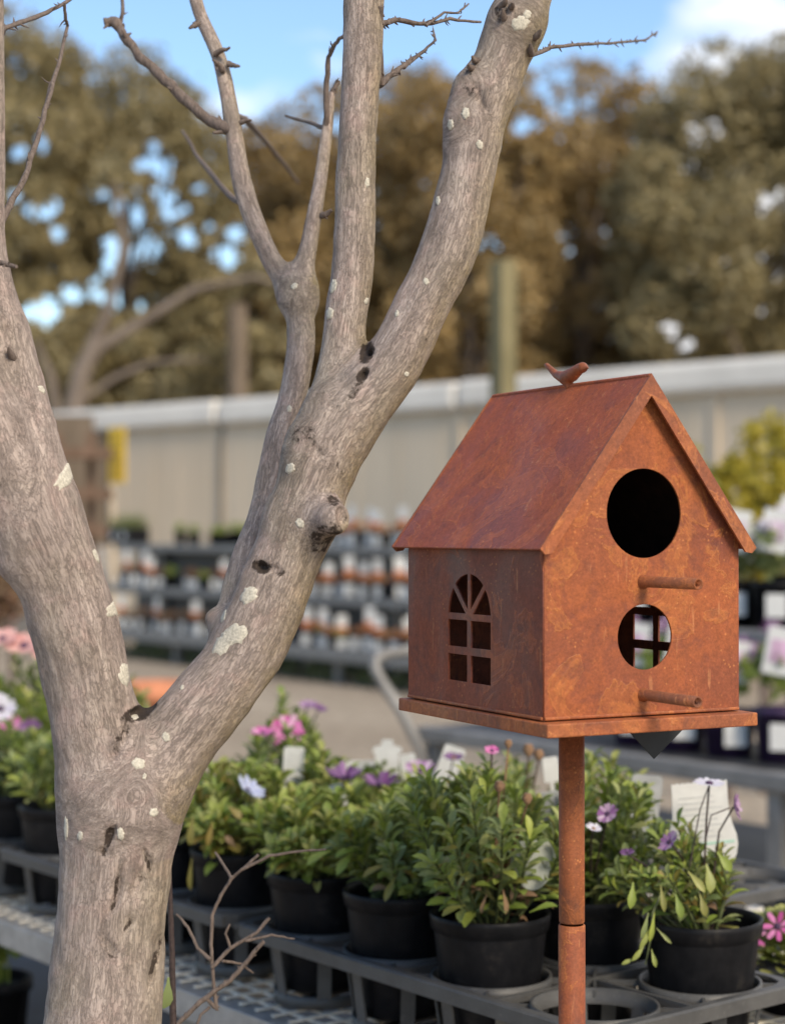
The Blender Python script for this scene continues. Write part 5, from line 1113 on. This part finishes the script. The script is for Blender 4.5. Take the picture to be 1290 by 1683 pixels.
def disp_plant(name, lab, group, pot, fol, tagm, H=.2):
    root = thing(name, (0, 0, 0), lab, 'potted plant', group); m = MB(); h, r = .14, .075
    m.lathe([(.001, 0), (r*.8, 0), (r*.97, h*.88), (r*1.04, h*.88), (r*1.04, h), (r*.93, h), (r*.9, h*.9), (.001, h*.9)], n=20); m.build('pot', pot, root)
    rg = random.Random(len(lab)); m = MB()
    for _ in range(7): leaf_cards(m, Vector((rg.gauss(0, .035), rg.gauss(0, .035), h+.05+rg.random()*H*.5)), (.05, .05, .05), 60, .02, .045, rg, .2)
    m.build('foliage', fol, root)
    m = MB()
    for _ in range(5): leaf_cards(m, Vector((rg.gauss(0, .05), rg.gauss(0, .05), h+.10+rg.random()*H*.6)), (.03, .03, .02), 26, .018, .035, rg, .2)
    m.build('blossom', 'petal_white' if pot == 'pot_black' else 'petal_lilac', root)
    TF = Vector((-.22, -.975, 0)); TX = Vector((.975, -.22, 0)); m = MB(); m.box(TF*(r*1.04)+Vector((0, 0, h*.5)), (.06, .003, .07), TX, TF, bev=.0012); m.build('pot_label', 'tag_white', root)
    m = MB(); m.box(TF*(r*.7)+Vector((0, 0, h+.15)), (.085, .003, .125), (TX+Vector((0, 0, -.18))), TF, bev=.0012); tg = m.build('plant_tag', 'tag_white', root)
    m = MB(); m.box(TF*(r*.7+.003)+Vector((0, 0, h+.15)), (.058, .002, .06), (TX+Vector((0, 0, -.18))), TF); m.build('picture', tagm, tg)
    return root
dpa = disp_plant('display_plant', 'leafy plant with white tag on the upper tier of the stepped bench', 'tagged plants on the upper tier of the stepped bench', 'pot_black', 'leaf_sage', 'tag_pastel')
dpb = disp_plant('display_plant', 'plant with pink pictured tag in purple pot on the lower tier of the bench', 'purple pots on the lower tier of the stepped bench', 'pot_purple', 'leaf_green', 'tag_pink')
rg = random.Random(4); first = [True, True]
for tier, (proto, b, z) in enumerate(((dpa, 2.92, BENCH+.315), (dpb, 2.45, BENCH+.0))):
    t, cnt = 0.9, 0
    if tier: t = .5
    while t < 2.75:
        for row in ((0, .15) if tier == 0 else (0,)):
            pos = D(t+row*.5, b+row+rg.uniform(-.02, .02), z); u = 645+F*pos.x/pos.y
            if u < 1010 or u > 1330: continue
            lab = ('%s white tagged plant from the right, upper tier of stepped bench' if tier == 0 else '%s purple pot with pink tag from the right, lower tier of stepped bench') % ORD[cnt].capitalize(); cnt += 1
            if first[tier]: proto.location = pos; proto['label'] = lab; first[tier] = False
            else: dup(proto, pos, rg.uniform(-.25, .3), label=lab, scale=(1, 1, rg.uniform(.85, 1.15)))
        t += rg.uniform(.16, .20)
# lower black tray and petunia in the right corner
pt = thing('petunia_pot', T(.15, .535, BENCH+.003), 'low pink flowering plant with lime leaves behind the right end of the front tray', 'potted plant'); c = Vector(pt.location); rg = random.Random(77)
m = MB(); m.lathe([(.001, 0), (.05, 0), (.058, .045), (.061, .045), (.061, .052), (.055, .052), (.053, .042), (.001, .042)], c=c, n=24); m.build('pot', 'pot_black', pt)
m = MB()
for _ in range(420):
    d = Vector((rg.gauss(0, 1), rg.gauss(0, 1), abs(rg.gauss(0, 1)))).normalized(); M = lmat(c+Vector((d.x*.10, d.y*.10, .035+d.z*.06))*1.0 if False else c+Vector((d.x*.10*rg.uniform(.5, 1), d.y*.10*rg.uniform(.5, 1), .035+d.z*.06)), d+Vector((0, 0, -.2)), Vector((0, 0, 1)), .034, 1.3); m.add([M @ Vector(v) for v in LV], LF, 0, True)
tag(m.build('foliage', 'leaf_bud', pt), kind='stuff')
for i, (dx, dy, dz) in enumerate(((-.04, -.06, .115), (.0, -.09, .10), (-.02, -.10, .07), (-.07, -.05, .10), (.03, -.05, .12), (.05, -.08, .08))): daisy(pt, c+Vector((dx, dy, dz)), (rg.uniform(-.4, .2), -1, .5), .019, 'petal_pink', 'flower_eye', .1, None, 7, i)
for s_, lb in ((1.52, 'black pot of seedlings on the low shelf at the left end under the mesh bench'), (1.70, 'second black pot from the left under the mesh bench'), (.62, 'black pot on the low shelf under the middle of the mesh bench'), (.42, 'black pot on the low shelf below the front tray')):
    q = dup(protos['c'], T(s_, .10, .412), 0, lb); q['group'] = 'pots on the low shelf under the bench'
